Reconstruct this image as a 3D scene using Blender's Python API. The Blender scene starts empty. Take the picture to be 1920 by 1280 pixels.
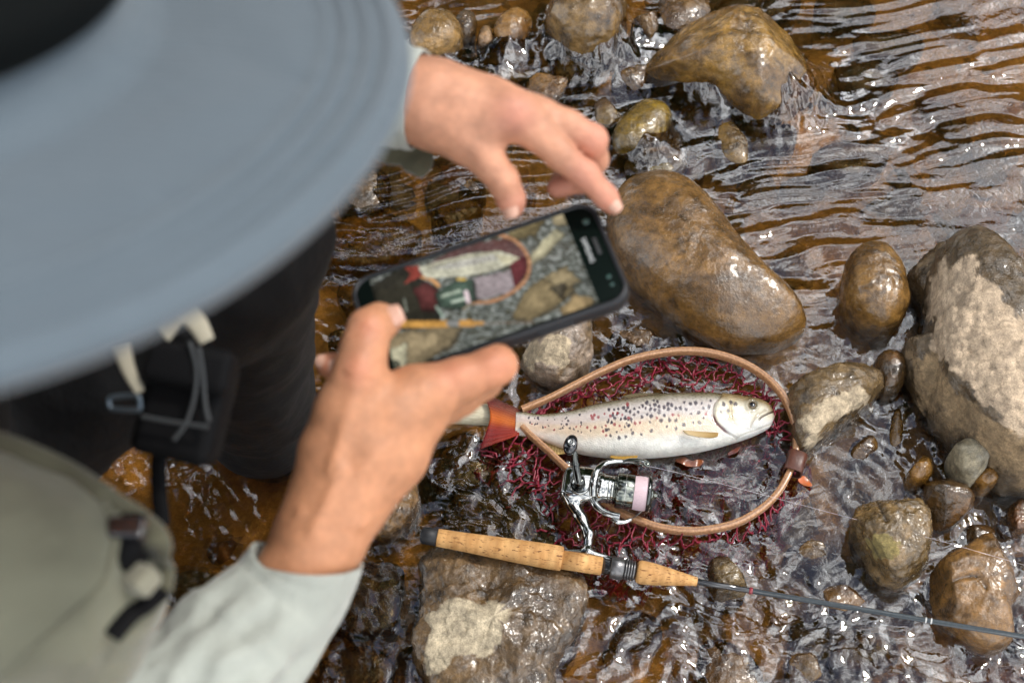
import bpy, math, random
import numpy as np
from mathutils import Vector, Matrix

# ------------------------------------------------------------------ camera, sky, sun, exposure
scene = bpy.context.scene
COL = scene.collection
TH = math.radians(32.0); CAM_H = 1.23; FPX = 2667.0
CT, ST = math.cos(TH), math.sin(TH)
cam_d = bpy.data.cameras.new('camera'); cam = bpy.data.objects.new('camera', cam_d); COL.objects.link(cam)
cam.location = (0, 0, CAM_H); cam.rotation_euler = (TH, 0, 0)
cam_d.sensor_width = 36.0; cam_d.lens = 50.0; cam_d.clip_start = 0.02; cam_d.clip_end = 400.0
cam_d.dof.use_dof = True; cam_d.dof.focus_distance = 1.40; cam_d.dof.aperture_fstop = 6.6
scene.camera = cam

SUN_EL, SUN_AZ = math.radians(55), math.radians(62)      # azimuth clockwise from +Y
world = bpy.data.worlds.new("World"); scene.world = world; world.use_nodes = True
nt = world.node_tree; nt.nodes.clear()
wo = nt.nodes.new('ShaderNodeOutputWorld'); bg = nt.nodes.new('ShaderNodeBackground')
sky = nt.nodes.new('ShaderNodeTexSky'); sky.sky_type = 'NISHITA'; sky.sun_disc = False
sky.sun_elevation = SUN_EL; sky.sun_rotation = SUN_AZ
tc = nt.nodes.new('ShaderNodeTexCoord'); nz = nt.nodes.new('ShaderNodeTexNoise')
nz.inputs['Scale'].default_value = 2.6; nz.inputs['Detail'].default_value = 5.0; nz.inputs['Roughness'].default_value = 0.55
nz.inputs['Distortion'].default_value = 0.4
rp = nt.nodes.new('ShaderNodeValToRGB'); rp.color_ramp.elements[0].position = 0.41; rp.color_ramp.elements[1].position = 0.56
mx = nt.nodes.new('ShaderNodeMix'); mx.data_type = 'RGBA'
# thin bright cloud, brighter towards the veiled sun (forward scattering)
dp = nt.nodes.new('ShaderNodeVectorMath'); dp.operation = 'DOT_PRODUCT'
dp.inputs[1].default_value = (math.sin(SUN_AZ)*math.cos(SUN_EL), math.cos(SUN_AZ)*math.cos(SUN_EL), math.sin(SUN_EL))
nt.links.new(tc.outputs['Generated'], dp.inputs[0])
mrs = nt.nodes.new('ShaderNodeMapRange'); mrs.interpolation_type = 'SMOOTHSTEP'
mrs.inputs['From Min'].default_value = 0.74; mrs.inputs['From Max'].default_value = 0.98; mrs.inputs['To Min'].default_value = 24.0; mrs.inputs['To Max'].default_value = 40.0
nt.links.new(dp.outputs['Value'], mrs.inputs['Value'])
hv = nt.nodes.new('ShaderNodeVectorMath'); hv.operation = 'SCALE'; hv.inputs[0].default_value = (0.965, 0.985, 1.0)
nz2 = nt.nodes.new('ShaderNodeTexNoise'); nz2.inputs['Scale'].default_value = 6.5; nz2.inputs['Detail'].default_value = 6.0; nt.links.new(tc.outputs['Generated'], nz2.inputs['Vector'])
mr2 = nt.nodes.new('ShaderNodeMapRange'); mr2.inputs['From Min'].default_value = 0.35; mr2.inputs['From Max'].default_value = 0.65; mr2.inputs['To Min'].default_value = 0.45; mr2.inputs['To Max'].default_value = 1.4
nt.links.new(nz2.outputs['Fac'], mr2.inputs['Value']); mm = nt.nodes.new('ShaderNodeMath'); mm.operation = 'MULTIPLY'
nt.links.new(mrs.outputs['Result'], mm.inputs[0]); nt.links.new(mr2.outputs['Result'], mm.inputs[1]); nt.links.new(mm.outputs[0], hv.inputs['Scale']); nt.links.new(hv.outputs['Vector'], mx.inputs['B'])
nt.links.new(tc.outputs['Generated'], nz.inputs['Vector']); nt.links.new(nz.outputs['Fac'], rp.inputs['Fac'])
nt.links.new(rp.outputs['Color'], mx.inputs['Factor']); nt.links.new(sky.outputs['Color'], mx.inputs['A'])
nt.links.new(mx.outputs['Result'], bg.inputs['Color']); bg.inputs['Strength'].default_value = 0.10
nt.links.new(bg.outputs['Background'], wo.inputs['Surface'])

sun_d = bpy.data.lights.new('sun', 'SUN'); sun_d.energy = 2.0; sun_d.angle = math.radians(5.0); sun_d.color = (1.0, 0.95, 0.87)
sun = bpy.data.objects.new('sun', sun_d); COL.objects.link(sun)
sdir = Vector((math.sin(SUN_AZ)*math.cos(SUN_EL), math.cos(SUN_AZ)*math.cos(SUN_EL), math.sin(SUN_EL)))
sun.rotation_euler = sdir.to_track_quat('Z', 'Y').to_euler()
vs = scene.view_settings
vs.view_transform = 'Standard'; vs.look = 'None'; vs.gamma = 1.0; vs.use_curve_mapping = False; vs.exposure = 0.22
try:
    scene.cycles.use_denoising = True
    scene.cycles.max_bounces = 10; scene.cycles.transparent_max_bounces = 12
    scene.cycles.sample_clamp_indirect = 6.0
    scene.cycles.blur_glossy = 0.3
except Exception: pass

# ------------------------------------------------------------------ helpers
def P(px, py, d):
    """world point seen at photo pixel (1920 wide) px,py at depth d along the lens axis"""
    x = (px-960)/FPX; y = (640-py)/FPX
    return np.array([x*d, (y*CT+ST)*d, CAM_H+(y*ST-CT)*d])
def W(px, py, z):
    y = (640-py)/FPX
    return P(px, py, (CAM_H-z)/(CT-y*ST))
def dep(p):
    return p[..., 1]*ST-(p[..., 2]-CAM_H)*CT
def proj(p):
    p = np.asarray(p, float); X = p[..., 0]; Y = p[..., 1]*CT+(p[..., 2]-CAM_H)*ST; Z = dep(p)
    return np.stack([960+FPX*X/Z, 640-FPX*Y/Z], -1)

def _hash(ix, iy, iz, seed):
    h = (ix.astype(np.int64)*374761393+iy.astype(np.int64)*668265263+iz.astype(np.int64)*2147483647+seed*1274126177) & 0xffffffff
    h = ((h ^ (h >> 13))*1274126177) & 0xffffffff
    h = ((h ^ (h >> 16))*2246822519) & 0xffffffff
    h = h ^ (h >> 15)
    return h
_G = np.array([[1,1,0],[-1,1,0],[1,-1,0],[-1,-1,0],[1,0,1],[-1,0,1],[1,0,-1],[-1,0,-1],[0,1,1],[0,-1,1],[0,1,-1],[0,-1,-1],[1,1,0],[-1,1,0],[0,-1,1],[0,-1,-1]], float)
def noise3(p, seed=0):
    p = np.asarray(p, float); i = np.floor(p).astype(np.int64); f = p-i
    u = f*f*f*(f*(f*6-15)+10); r = 0
    for dx in (0, 1):
        for dy in (0, 1):
            for dz in (0, 1):
                g = _G[_hash(i[..., 0]+dx, i[..., 1]+dy, i[..., 2]+dz, seed) & 15]
                d = g[..., 0]*(f[..., 0]-dx)+g[..., 1]*(f[..., 1]-dy)+g[..., 2]*(f[..., 2]-dz)
                w = (u[..., 0] if dx else 1-u[..., 0])*(u[..., 1] if dy else 1-u[..., 1])*(u[..., 2] if dz else 1-u[..., 2])
                r = r+d*w
    return r
def noise2(p, seed=0):
    p = np.asarray(p, float); i = np.floor(p).astype(np.int64); f = p-i
    u = f*f*f*(f*(f*6-15)+10); r = 0; z = np.zeros_like(i[..., 0])
    for dx in (0, 1):
        for dy in (0, 1):
            a = (_hash(i[..., 0]+dx, i[..., 1]+dy, z, seed) & 1023)*(2*math.pi/1024)
            d = np.cos(a)*(f[..., 0]-dx)+np.sin(a)*(f[..., 1]-dy)
            r = r+d*(u[..., 0] if dx else 1-u[..., 0])*(u[..., 1] if dy else 1-u[..., 1])
    return r*1.4
def fbm3(p, seed=0, octv=4, gain=0.5):
    a = 1.0; r = 0; q = np.asarray(p, float)
    for k in range(octv):
        r = r+a*noise3(q, seed+k*17); q = q*2.03+11.3; a *= gain
    return r
def sstep(a, b, x):
    t = np.clip((x-a)/(b-a), 0, 1); return t*t*(3-2*t)
def mixc(a, b, t):
    a = np.asarray(a, float); b = np.asarray(b, float); t = np.asarray(t)[..., None]
    return a*(1-t)+b*t

def mk(name, verts, faces, mat, parent=None, smooth=True, col=None):
    """one mesh object; col = per-vertex RGBA stored as the colour attribute Col"""
    me = bpy.data.meshes.new(name)
    v = np.asarray(verts, np.float32).reshape(-1, 3)
    if isinstance(faces, np.ndarray) and faces.ndim == 2:
        n, k = faces.shape
        me.vertices.add(len(v)); me.vertices.foreach_set('co', v.ravel())
        me.loops.add(n*k); me.loops.foreach_set('vertex_index', faces.astype(np.int32).ravel())
        me.polygons.add(n); me.polygons.foreach_set('loop_start', np.arange(0, n*k, k, dtype=np.int32))
        me.update(calc_edges=True)
    else:
        me.from_pydata(v.tolist(), [], [tuple(int(i) for i in f) for f in faces]); me.update()
    me.polygons.foreach_set('use_smooth', np.full(len(me.polygons), smooth))
    if col is not None:
        at = me.color_attributes.new('Col', 'FLOAT_COLOR', 'POINT')
        c = np.ones((len(v), 4), np.float32); cc = np.asarray(col, np.float32); c[:, :cc.shape[1]] = cc
        at.data.foreach_set('color', c.ravel())
    me.validate(clean_customdata=False)
    if mat: me.materials.append(mat)
    o = bpy.data.objects.new(name, me); COL.objects.link(o)
    if parent:
        o.parent = parent; bpy.context.view_layer.update() if False else None
        o.matrix_parent_inverse = world_inv(parent)
    return o
def world_inv(o):
    m = Matrix.Identity(4); q = o; chain = []
    while q: chain.append(q); q = q.parent
    for q in reversed(chain): m = m @ q.matrix_parent_inverse @ q.matrix_basis
    return m.inverted()
def tag(o, label=None, cat=None, group=None, kind=None):
    if label: o['label'] = label
    if cat: o['category'] = cat
    if group: o['group'] = group
    if kind: o['kind'] = kind
    return o
def empty(name, loc, label, cat, group=None):
    o = bpy.data.objects.new(name, None); COL.objects.link(o); o.location = Vector(loc); o.empty_display_size = 0.02
    return tag(o, label, cat, group)

class Geo:
    """collects several shapes into ONE mesh (of one part)"""
    def __init__(s): s.v = []; s.f = []; s.c = []; s.n = 0
    def add(s, v, f, c=None):
        v = np.asarray(v, float); s.v.append(v)
        s.f += [tuple(int(i)+s.n for i in q) for q in f]
        s.c.append(np.tile(np.asarray(c if c is not None else (1, 1, 1, 1), float), (len(v), 1)) if c is None or np.ndim(c) == 1 else np.asarray(c))
        s.n += len(v); return s
    def build(s, name, mat, parent=None, smooth=True, usecol=False):
        return mk(name, np.concatenate(s.v), s.f, mat, parent, smooth, np.concatenate(s.c) if usecol else None)

def grid_faces(n, m, closed=True):
    """n rings of m points"""
    i = np.arange(n-1)[:, None]; j = np.arange(m if closed else m-1)[None, :]; jn = (j+1) % m
    return np.stack([i*m+j, i*m+jn, (i+1)*m+jn, (i+1)*m+j], -1).reshape(-1, 4)
def frame(t, up=(0, 0, 1)):
    t = np.asarray(t, float); t = t/np.linalg.norm(t); up = np.asarray(up, float)
    a = np.cross(up, t)
    if np.linalg.norm(a) < 1e-6: a = np.cross((1, 0, 0), t)
    a = a/np.linalg.norm(a); return t, a, np.cross(t, a)
def catmull(pts, n, closed=False):
    p = np.asarray(pts, float); N = len(p)
    t = np.linspace(0, N if closed else N-1, n, endpoint=not closed); i = np.minimum(np.floor(t).astype(int), N-1 if closed else N-2); f = (t-i)[:, None]
    g = (lambda k: p[k % N]) if closed else (lambda k: p[np.clip(k, 0, N-1)])
    a, b, c, d = g(i-1), g(i), g(i+1), g(i+2)
    return 0.5*(2*b+(c-a)*f+(2*a-5*b+4*c-d)*f*f+(3*b-a-3*c+d)*f**3)
def tube(pts, rad, seg=10, closed=False, up=(0, 0, 1), flat=1.0, caps=True):
    """rad: radius per point (sideways), flat: height / width"""
    p = np.asarray(pts, float); n = len(p); rad = np.broadcast_to(np.asarray(rad, float), (n,))
    tg = np.roll(p, -1, 0)-np.roll(p, 1, 0) if closed else np.gradient(p, axis=0)
    vs_ = []; a = np.linspace(0, 2*math.pi, seg, endpoint=False)
    for k in range(n):
        t, s, u = frame(tg[k], up)
        vs_.append(p[k]+rad[k]*(np.cos(a)[:, None]*s+flat*np.sin(a)[:, None]*u))
    v = np.concatenate(vs_); f = [tuple(q) for q in grid_faces(n, seg)]
    if closed:
        f += [((n-1)*seg+j, (n-1)*seg+(j+1) % seg, (j+1) % seg, j) for j in range(seg)]
    elif caps:
        f += [tuple(range(seg-1, -1, -1)), tuple((n-1)*seg+j for j in range(seg))]
    return v, f
def lathe(o, axis, prof, seg=40, up=(0, 0, 1)):
    """prof: list of (distance along axis, radius)"""
    t, s, u = frame(axis, up); o = np.asarray(o, float); a = np.linspace(0, 2*math.pi, seg, endpoint=False)
    v = np.concatenate([o+t*d+max(r, 1e-5)*(np.cos(a)[:, None]*s+np.sin(a)[:, None]*u) for d, r in prof])
    n = len(prof); f = [tuple(q) for q in grid_faces(n, seg)]
    f += [tuple(range(seg-1, -1, -1)), tuple((n-1)*seg+j for j in range(seg))]
    return v, f
def ellipsoid(c, ax, r, nu=20, nv=12, pw=1.0):
    """ax: 3x3 rows = axes"""
    ax = np.asarray(ax, float); u = np.linspace(0, 2*math.pi, nu, endpoint=False); w = np.linspace(-math.pi/2, math.pi/2, nv)
    pts = []
    for q in w:
        cq = abs(math.cos(q))**pw
        for k in u:
            l = np.array([cq*math.cos(k)*r[0], cq*math.sin(k)*r[1], np.sign(math.sin(q))*abs(math.sin(q))**pw*r[2]])
            pts.append(np.asarray(c)+l @ ax)
    return np.array(pts), [tuple(q) for q in grid_faces(nv, nu)]
def rbox(c, ax, half, r, seg=4):
    """rounded box: a superellipsoid-free bevelled box from a subdivided cube"""
    n = seg*2+2; ts = np.concatenate([-1+0*np.linspace(0, 1, 1), ])
    half = np.asarray(half, float); r = min(r, half.min()*0.999)
    ang = np.linspace(0, math.pi/2, seg+1)
    V = []; idx = {}; F = []
    def add(p):
        k = tuple(np.round(p*1e7).astype(int))
        if k not in idx: idx[k] = len(V); V.append(p)
        return idx[k]
    inner = half-r
    for d in range(3):
        for s in (-1, 1):
            a, b = (d+1) % 3, (d+2) % 3
            if s < 0: a, b = b, a
            la = np.concatenate([-inner[a]-r*np.sin(ang[::-1])*0-0, []])
            # parameter: angles -45..45 on each side via tan map
            ca = np.concatenate([-np.tan(np.linspace(math.pi/4, 0, seg+1)), np.tan(np.linspace(0, math.pi/4, seg+1))])
            grid = np.empty((len(ca), len(ca)), int)
            for i, x in enumerate(ca):
                for j, y in enumerate(ca):
                    dirv = np.zeros(3); dirv[d] = s; dirv[a] = x; dirv[b] = y
                    dirv /= np.linalg.norm(dirv)
                    base = np.zeros(3); base[d] = s*inner[d]; base[a] = (-1 if i <= seg else 1)*inner[a]; base[b] = (-1 if j <= seg else 1)*inner[b]
                    grid[i, j] = add(base+r*dirv)
            for i in range(len(ca)-1):
                for j in range(len(ca)-1):
                    q = [grid[i, j], grid[i+1, j], grid[i+1, j+1], grid[i, j+1]]
                    if len(set(q)) == 4: F.append(tuple(q))
                    elif len(set(q)) == 3: F.append(tuple(dict.fromkeys(q)))
    return np.asarray(c)+np.array(V) @ np.asarray(ax, float), F

# ---- implicit surfaces: blended shapes meshed with surface nets
def sd_cone(p, a, b, ra, rb):
    a = np.asarray(a, float); ba = np.asarray(b, float)-a; pa = p-a
    h = np.clip(pa @ ba/max(ba @ ba, 1e-12), 0, 1)
    return np.linalg.norm(pa-h[:, None]*ba, axis=1)-(ra+(rb-ra)*h)
def sd_ell(p, c, ax, r):
    r = np.asarray(r, float); q = (p-np.asarray(c)) @ np.asarray(ax, float).T
    k0 = np.linalg.norm(q/r, axis=1); k1 = np.linalg.norm(q/(r*r), axis=1)
    return k0*(k0-1)/np.maximum(k1, 1e-9)
def sd_box(p, c, ax, h, r):
    q = np.abs((p-np.asarray(c)) @ np.asarray(ax, float).T)-(np.asarray(h)-r)
    return np.linalg.norm(np.maximum(q, 0), axis=1)+np.minimum(q.max(1), 0)-r
def smin(a, b, k):
    h = np.clip(0.5+0.5*(b-a)/k, 0, 1); return b*(1-h)+a*h-k*h*(1-h)
def smax(a, b, k): return -smin(-a, -b, k)
def nets(f, lo, hi, h, slack=1.0):
    """surface nets of f(points)->distance, evaluated only in blocks near the surface"""
    B = 8; lo = np.asarray(lo, float); n = np.maximum(np.ceil((np.asarray(hi)-lo)/(h*B)).astype(int), 1); N = n*B+1
    cen = [lo[d]+(np.arange(n[d])+0.5)*h*B for d in range(3)]
    cg = np.stack(np.meshgrid(*cen, indexing='ij'), -1).reshape(-1, 3)
    dc = np.concatenate([f(cg[i:i+200000]) for i in range(0, len(cg), 200000)])
    F = np.ones(N, np.float32)
    Fc = np.repeat(np.repeat(np.repeat(dc.reshape(n), B, 0), B, 1), B, 2)
    F[:-1, :-1, :-1] = Fc
    keep = np.nonzero(np.abs(dc) < (B+2)*h*0.87*slack+0.002)[0]
    off = np.stack(np.meshgrid(*[np.arange(B+1)]*3, indexing='ij'), -1).reshape(-1, 3)
    for s in range(0, len(keep), 400):
        kk = keep[s:s+400]; ijk = np.stack(np.unravel_index(kk, n), -1)*B
        g = (ijk[:, None, :]+off[None]).reshape(-1, 3)
        F[g[:, 0], g[:, 1], g[:, 2]] = f(lo+g*h)
    S = F < 0
    c = S[:-1, :-1, :-1].astype(np.int8)
    tot = sum(S[dx:N[0]-1+dx, dy:N[1]-1+dy, dz:N[2]-1+dz].astype(np.int8) for dx in (0, 1) for dy in (0, 1) for dz in (0, 1))
    act = np.argwhere((tot > 0) & (tot < 8)); vid = np.full(N-1, -1, np.int64); vid[act[:, 0], act[:, 1], act[:, 2]] = np.arange(len(act))
    cor = np.array([[x, y, z] for x in (0, 1) for y in (0, 1) for z in (0, 1)])
    val = np.stack([F[act[:, 0]+o[0], act[:, 1]+o[1], act[:, 2]+o[2]] for o in cor], 1)
    acc = np.zeros((len(act), 3)); cnt = np.zeros(len(act))
    for a in range(8):
        for b in range(a+1, 8):
            if np.abs(cor[a]-cor[b]).sum() == 1:
                m = (val[:, a] < 0) != (val[:, b] < 0); t = val[:, a]/np.where(m, val[:, a]-val[:, b], 1)
                pt = cor[a]+t[:, None]*(cor[b]-cor[a]); acc += np.where(m[:, None], pt, 0); cnt += m
    V = lo+(act+acc/cnt[:, None])*h
    faces = []
    for d in range(3):
        a, b = (d+1) % 3, (d+2) % 3
        s0 = [slice(0, N[k]-1) for k in range(3)]; s1 = list(s0); s1[d] = slice(1, N[d])
        for k in (a, b): s0[k] = slice(1, N[k]-1); s1[k] = slice(1, N[k]-1)
        A, Bm = S[tuple(s0)], S[tuple(s1)]; e = np.argwhere(A != Bm)
        fl = A[e[:, 0], e[:, 1], e[:, 2]]
        base = e.copy(); base[:, a] += 1; base[:, b] += 1
        def cell(da, db):
            q = base.copy(); q[:, a] -= da; q[:, b] -= db; return vid[q[:, 0], q[:, 1], q[:, 2]]
        q = np.stack([cell(0, 0), cell(1, 0), cell(1, 1), cell(0, 1)], 1)
        q[~fl] = q[~fl][:, ::-1]; faces.append(q)
    return V, np.concatenate(faces)

# ---- materials
def new_mat(name):
    m = bpy.data.materials.new(name); m.use_nodes = True; nt = m.node_tree
    return m, nt, nt.nodes['Principled BSDF'], nt.nodes['Material Output']
def N(nt, t, **kw):
    n = nt.nodes.new(t)
    for k, v in kw.items():
        if k in n.inputs: n.inputs[k].default_value = v
        else: setattr(n, k, v)
    return n
def bump_chain(nt, b, layers, coords='Object'):
    """layers: (texture scale, strength, distance, detail)"""
    tcn = N(nt, 'ShaderNodeTexCoord'); prev = None
    for sc, stg, dist, det in layers:
        t = N(nt, 'ShaderNodeTexNoise', Scale=sc, Detail=det, Roughness=0.6)
        nt.links.new(tcn.outputs[coords], t.inputs['Vector'])
        bp = N(nt, 'ShaderNodeBump', Strength=stg, Distance=dist); nt.links.new(t.outputs['Fac'], bp.inputs['Height'])
        if prev: nt.links.new(prev.outputs['Normal'], bp.inputs['Normal'])
        prev = bp
    if prev: nt.links.new(prev.outputs['Normal'], b.inputs['Normal'])
def simple(name, col, rough=0.5, metal=0.0, bump=(), var=0.0, vscale=60, coat=0.0, spec=0.5, attr=False):
    m, nt, b, out = new_mat(name)
    b.inputs['Base Color'].default_value = (*col, 1); b.inputs['Roughness'].default_value = rough; b.inputs['Metallic'].default_value = metal
    b.inputs['Coat Weight'].default_value = coat; b.inputs['Specular IOR Level'].default_value = spec; b.inputs['Coat Roughness'].default_value = 0.08
    src = None
    if attr:
        a = N(nt, 'ShaderNodeAttribute', attribute_name='Col'); src = a.outputs['Color']; nt.links.new(src, b.inputs['Base Color'])
    if var:
        tcn = N(nt, 'ShaderNodeTexCoord'); t = N(nt, 'ShaderNodeTexNoise', Scale=vscale, Detail=5.0); nt.links.new(tcn.outputs['Object'], t.inputs['Vector'])
        mr = N(nt, 'ShaderNodeMapRange'); mr.inputs['From Min'].default_value = 0.25; mr.inputs['From Max'].default_value = 0.75
        mr.inputs['To Min'].default_value = 1-var; mr.inputs['To Max'].default_value = 1+var; nt.links.new(t.outputs['Fac'], mr.inputs['Value'])
        hs = N(nt, 'ShaderNodeMix', data_type='RGBA', blend_type='MULTIPLY'); hs.inputs['Factor'].default_value = 1
        hs.inputs['A'].default_value = (*col, 1); nt.links.new(mr.outputs['Result'], hs.inputs['B'])
        if src: nt.links.new(src, hs.inputs['A'])
        nt.links.new(hs.outputs['Result'], b.inputs['Base Color'])
    if bump: bump_chain(nt, b, bump)
    return m
# ------------------------------------------------------------------ materials of the setting
def water_mat():
    m, nt, b, out = new_mat('water_surface'); nt.nodes.remove(b)
    tr = N(nt, 'ShaderNodeBsdfRefraction', Color=(0.95, 0.79, 0.48, 1), IOR=1.33, Roughness=0.0)
    gl = N(nt, 'ShaderNodeBsdfGlossy', Color=(1, 1, 1, 1), Roughness=0.02)
    tp = N(nt, 'ShaderNodeBsdfTransparent', Color=(0.95, 0.82, 0.56, 1)); mt = N(nt, 'ShaderNodeMixShader'); mt.inputs['Fac'].default_value = .55
    nt.links.new(tr.outputs[0], mt.inputs[1]); nt.links.new(tp.outputs[0], mt.inputs[2])
    fr = N(nt, 'ShaderNodeFresnel', IOR=WATER_IOR); ms = N(nt, 'ShaderNodeMixShader')
    tcn = N(nt, 'ShaderNodeTexCoord'); prev = None
    for sc, dist, det, rough in WATER_BUMP:
        t = N(nt, 'ShaderNodeTexNoise', Scale=sc, Detail=det, Roughness=rough, Distortion=0.6)
        nt.links.new(tcn.outputs['Object'], t.inputs['Vector'])
        bp = N(nt, 'ShaderNodeBump', Strength=1.0, Distance=dist); nt.links.new(t.outputs['Fac'], bp.inputs['Height'])
        if prev: nt.links.new(prev.outputs['Normal'], bp.inputs['Normal'])
        prev = bp
    for q in (gl, fr, tr): nt.links.new(prev.outputs['Normal'], q.inputs['Normal'])
    nt.links.new(fr.outputs['Fac'], ms.inputs['Fac']); nt.links.new(mt.outputs[0], ms.inputs[1]); nt.links.new(gl.outputs[0], ms.inputs[2])
    nt.links.new(ms.outputs[0], out.inputs['Surface'])
    return m
WATER_IOR = 1.92
WATER_BUMP = [(110, 0.0004, 2.0, 0.5)]

def stone_mat(name, fine, coat_rough=0.12):
    """colour and roughness come from the stone's own Col attribute (alpha = roughness)"""
    m, nt, b, out = new_mat(name)
    a = N(nt, 'ShaderNodeAttribute', attribute_name='Col'); tcn = N(nt, 'ShaderNodeTexCoord')
    t = N(nt, 'ShaderNodeTexNoise', Scale=140.0, Detail=6.0, Roughness=0.65); nt.links.new(tcn.outputs['Object'], t.inputs['Vector'])
    mr = N(nt, 'ShaderNodeMapRange'); mr.inputs['From Min'].default_value = .25; mr.inputs['From Max'].default_value = .75
    mr.inputs['To Min'].default_value = .45; mr.inputs['To Max'].default_value = 1.5; nt.links.new(t.outputs['Fac'], mr.inputs['Value'])
    t2 = N(nt, 'ShaderNodeTexNoise', Scale=900.0, Detail=2.0); nt.links.new(tcn.outputs['Object'], t2.inputs['Vector'])
    mr2 = N(nt, 'ShaderNodeMapRange'); mr2.inputs['From Min'].default_value = .3; mr2.inputs['From Max'].default_value = .7
    mr2.inputs['To Min'].default_value = .75; mr2.inputs['To Max'].default_value = 1.22; nt.links.new(t2.outputs['Fac'], mr2.inputs['Value'])
    mu = N(nt, 'ShaderNodeMath', operation='MULTIPLY'); nt.links.new(mr.outputs[0], mu.inputs[0]); nt.links.new(mr2.outputs[0], mu.inputs[1])
    mxn = N(nt, 'ShaderNodeMix', data_type='RGBA', blend_type='MULTIPLY'); mxn.inputs['Factor'].default_value = 1
    nt.links.new(a.outputs['Color'], mxn.inputs['A']); nt.links.new(mu.outputs[0], mxn.inputs['B']); nt.links.new(mxn.outputs['Result'], b.inputs['Base Color'])
    nt.links.new(a.outputs['Alpha'], b.inputs['Roughness']); b.inputs['Specular IOR Level'].default_value = 0.6
    cw = N(nt, 'ShaderNodeMapRange'); cw.inputs['From Min'].default_value = .12; cw.inputs['From Max'].default_value = .50; cw.inputs['To Min'].default_value = .85; cw.inputs['To Max'].default_value = 0.0; cw.inputs['To Min'].default_value = .6
    nt.links.new(a.outputs['Alpha'], cw.inputs['Value']); nt.links.new(cw.outputs[0], b.inputs['Coat Weight']); b.inputs['Coat Roughness'].default_value = .10
    ct = N(nt, 'ShaderNodeTexNoise', Scale=75.0, Detail=4.0); nt.links.new(tcn.outputs['Object'], ct.inputs['Vector']); cb = N(nt, 'ShaderNodeBump', Strength=.7, Distance=.0022)
    nt.links.new(ct.outputs['Fac'], cb.inputs['Height']); nt.links.new(cb.outputs['Normal'], b.inputs['Coat Normal'])
    bump_chain(nt, b, [(110, 0.8, 0.0022*fine, 5.0), (420, 0.8, 0.0007*fine, 3.0)])
    return m
M_STONE = stone_mat('stone_smooth', 1.3); M_ROUGH = stone_mat('stone_rough', 1.9)

# ------------------------------------------------------------------ stream bed and water
def warp_axis(lo, hi, step, far, grow=1.35):
    a = list(np.arange(lo, hi+1e-9, step)); s = step; l = [a[0]]
    while l[-1] > -far: s *= grow; l.append(l[-1]-s)
    s = step; r = [a[-1]]
    while r[-1] < far: s *= grow; r.append(r[-1]+s)
    return np.array(l[:0:-1]+a+r[1:])
def sheet(name, xs, ys, hfun, mat, cfun=None):
    X, Y = np.meshgrid(xs, ys, indexing='ij'); p = np.stack([X, Y, np.zeros_like(X)], -1).reshape(-1, 3)
    p[:, 2] = hfun(p); n, m = len(xs), len(ys)
    f = grid_faces(n, m, closed=False)[:, ::-1]
    return mk(name, p, np.ascontiguousarray(f), mat, None, True, cfun(p) if cfun else None)

MPPX = 1.40/FPX
SPILL = [(1110, 62, .050, .050), (1470, 168, .048, .040), (1330, 150, .035, .026), (1215, 262, .026, .020), (955, 78, .022, .018), (900, 130, .05, .010), (820, 95, .022, .014), (1420, 560, .03, .006)]
BED_Z = -0.062
def bed_h(p):
    q = p[:, :2]
    h = BED_Z+0.016*noise2(q*3.2, 3)+0.010*noise2(q*9, 5)+0.004*noise2(q*26, 6)
    far = np.maximum(np.abs(q[:, 0])-1.2, 0)
    return h
def bed_c(p):
    n = noise2(p[:, :2]*7, 21)+0.6*noise2(p[:, :2]*21, 22)
    c = mixc((0.15, 0.080, 0.020), (0.30, 0.175, 0.055), sstep(-.7, .7, n))
    g = noise2(p[:, :2]*60, 25); c = c*(1+0.25*g[:, None])
    c = 1.9*c; c = mixc(c, (0.30, 0.20, 0.05), 0.35*sstep(.1, .7, noise2(p[:, :2]*4.5, 31)))
    return np.concatenate([c, np.full((len(c), 1), .6)], 1)
bed = sheet('stream_bed', warp_axis(-.8, .8, .008, 60), warp_axis(.25, 1.6, .008, 60), bed_h, M_STONE, bed_c)
tag(bed, 'brown stony bed of the shallow stream', kind='structure')

def water_h(p):
    q = p[:, :2].copy(); x, y = q[:, 0], q[:, 1]
    w = np.stack([noise2(q*6, 51), noise2(q*6, 52)], -1)*0.035
    w2 = np.stack([noise2(q*17, 53), noise2(q*17, 54)], -1)*0.012
    # upper right: long crests lying almost across the picture; lower right: small cells
    a = math.radians(12); e = np.stack([(x*math.cos(a)+y*math.sin(a))*0.42, (-x*math.sin(a)+y*math.cos(a))], -1)*np.array([.62, 1])
    qa = e+w*0.5+w2*0.35; qb = q+w+w2
    A = 0.0017*noise2(qa*30, 61)+0.0013*noise2(qa*58+3, 62)+0.0006*noise2(qa*120, 63)
    
    B = 0.0015*noise2(qb*34, 64)+0.0011*noise2(qb*66, 66)+0.0006*noise2(qb*105, 67)+0.00025*noise2(qb*170, 68)
    t = sstep(.66, .95, y+0.10*noise2(q*4, 70)+0.12*x)
    amp = 0.42+0.85*sstep(-.45, .5, noise2(q*4.1, 71)+.35*noise2(q*11, 72))
    fade = np.clip(1-(np.maximum(np.abs(x)-.8, 0)+np.maximum(y-1.6, 0)+np.maximum(.25-y, 0))/6, .0, 1)
    h = (A*t+B*(1-t))*amp
    h = (1.30+.15*t)*h*fade
    for (bx, by, r, hh) in SPILL:      # water climbing over and sliding off the stones
        c = W(bx, by, .01); d2 = ((q-c[:2])**2).sum(1)/(r*r); g = hh*np.exp(-d2); h = h+g*(1+.28*noise2(np.stack([x*38, y*16], -1), 81)+.16*noise2(np.stack([x*95, y*40], -1), 82))
    return h
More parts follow.
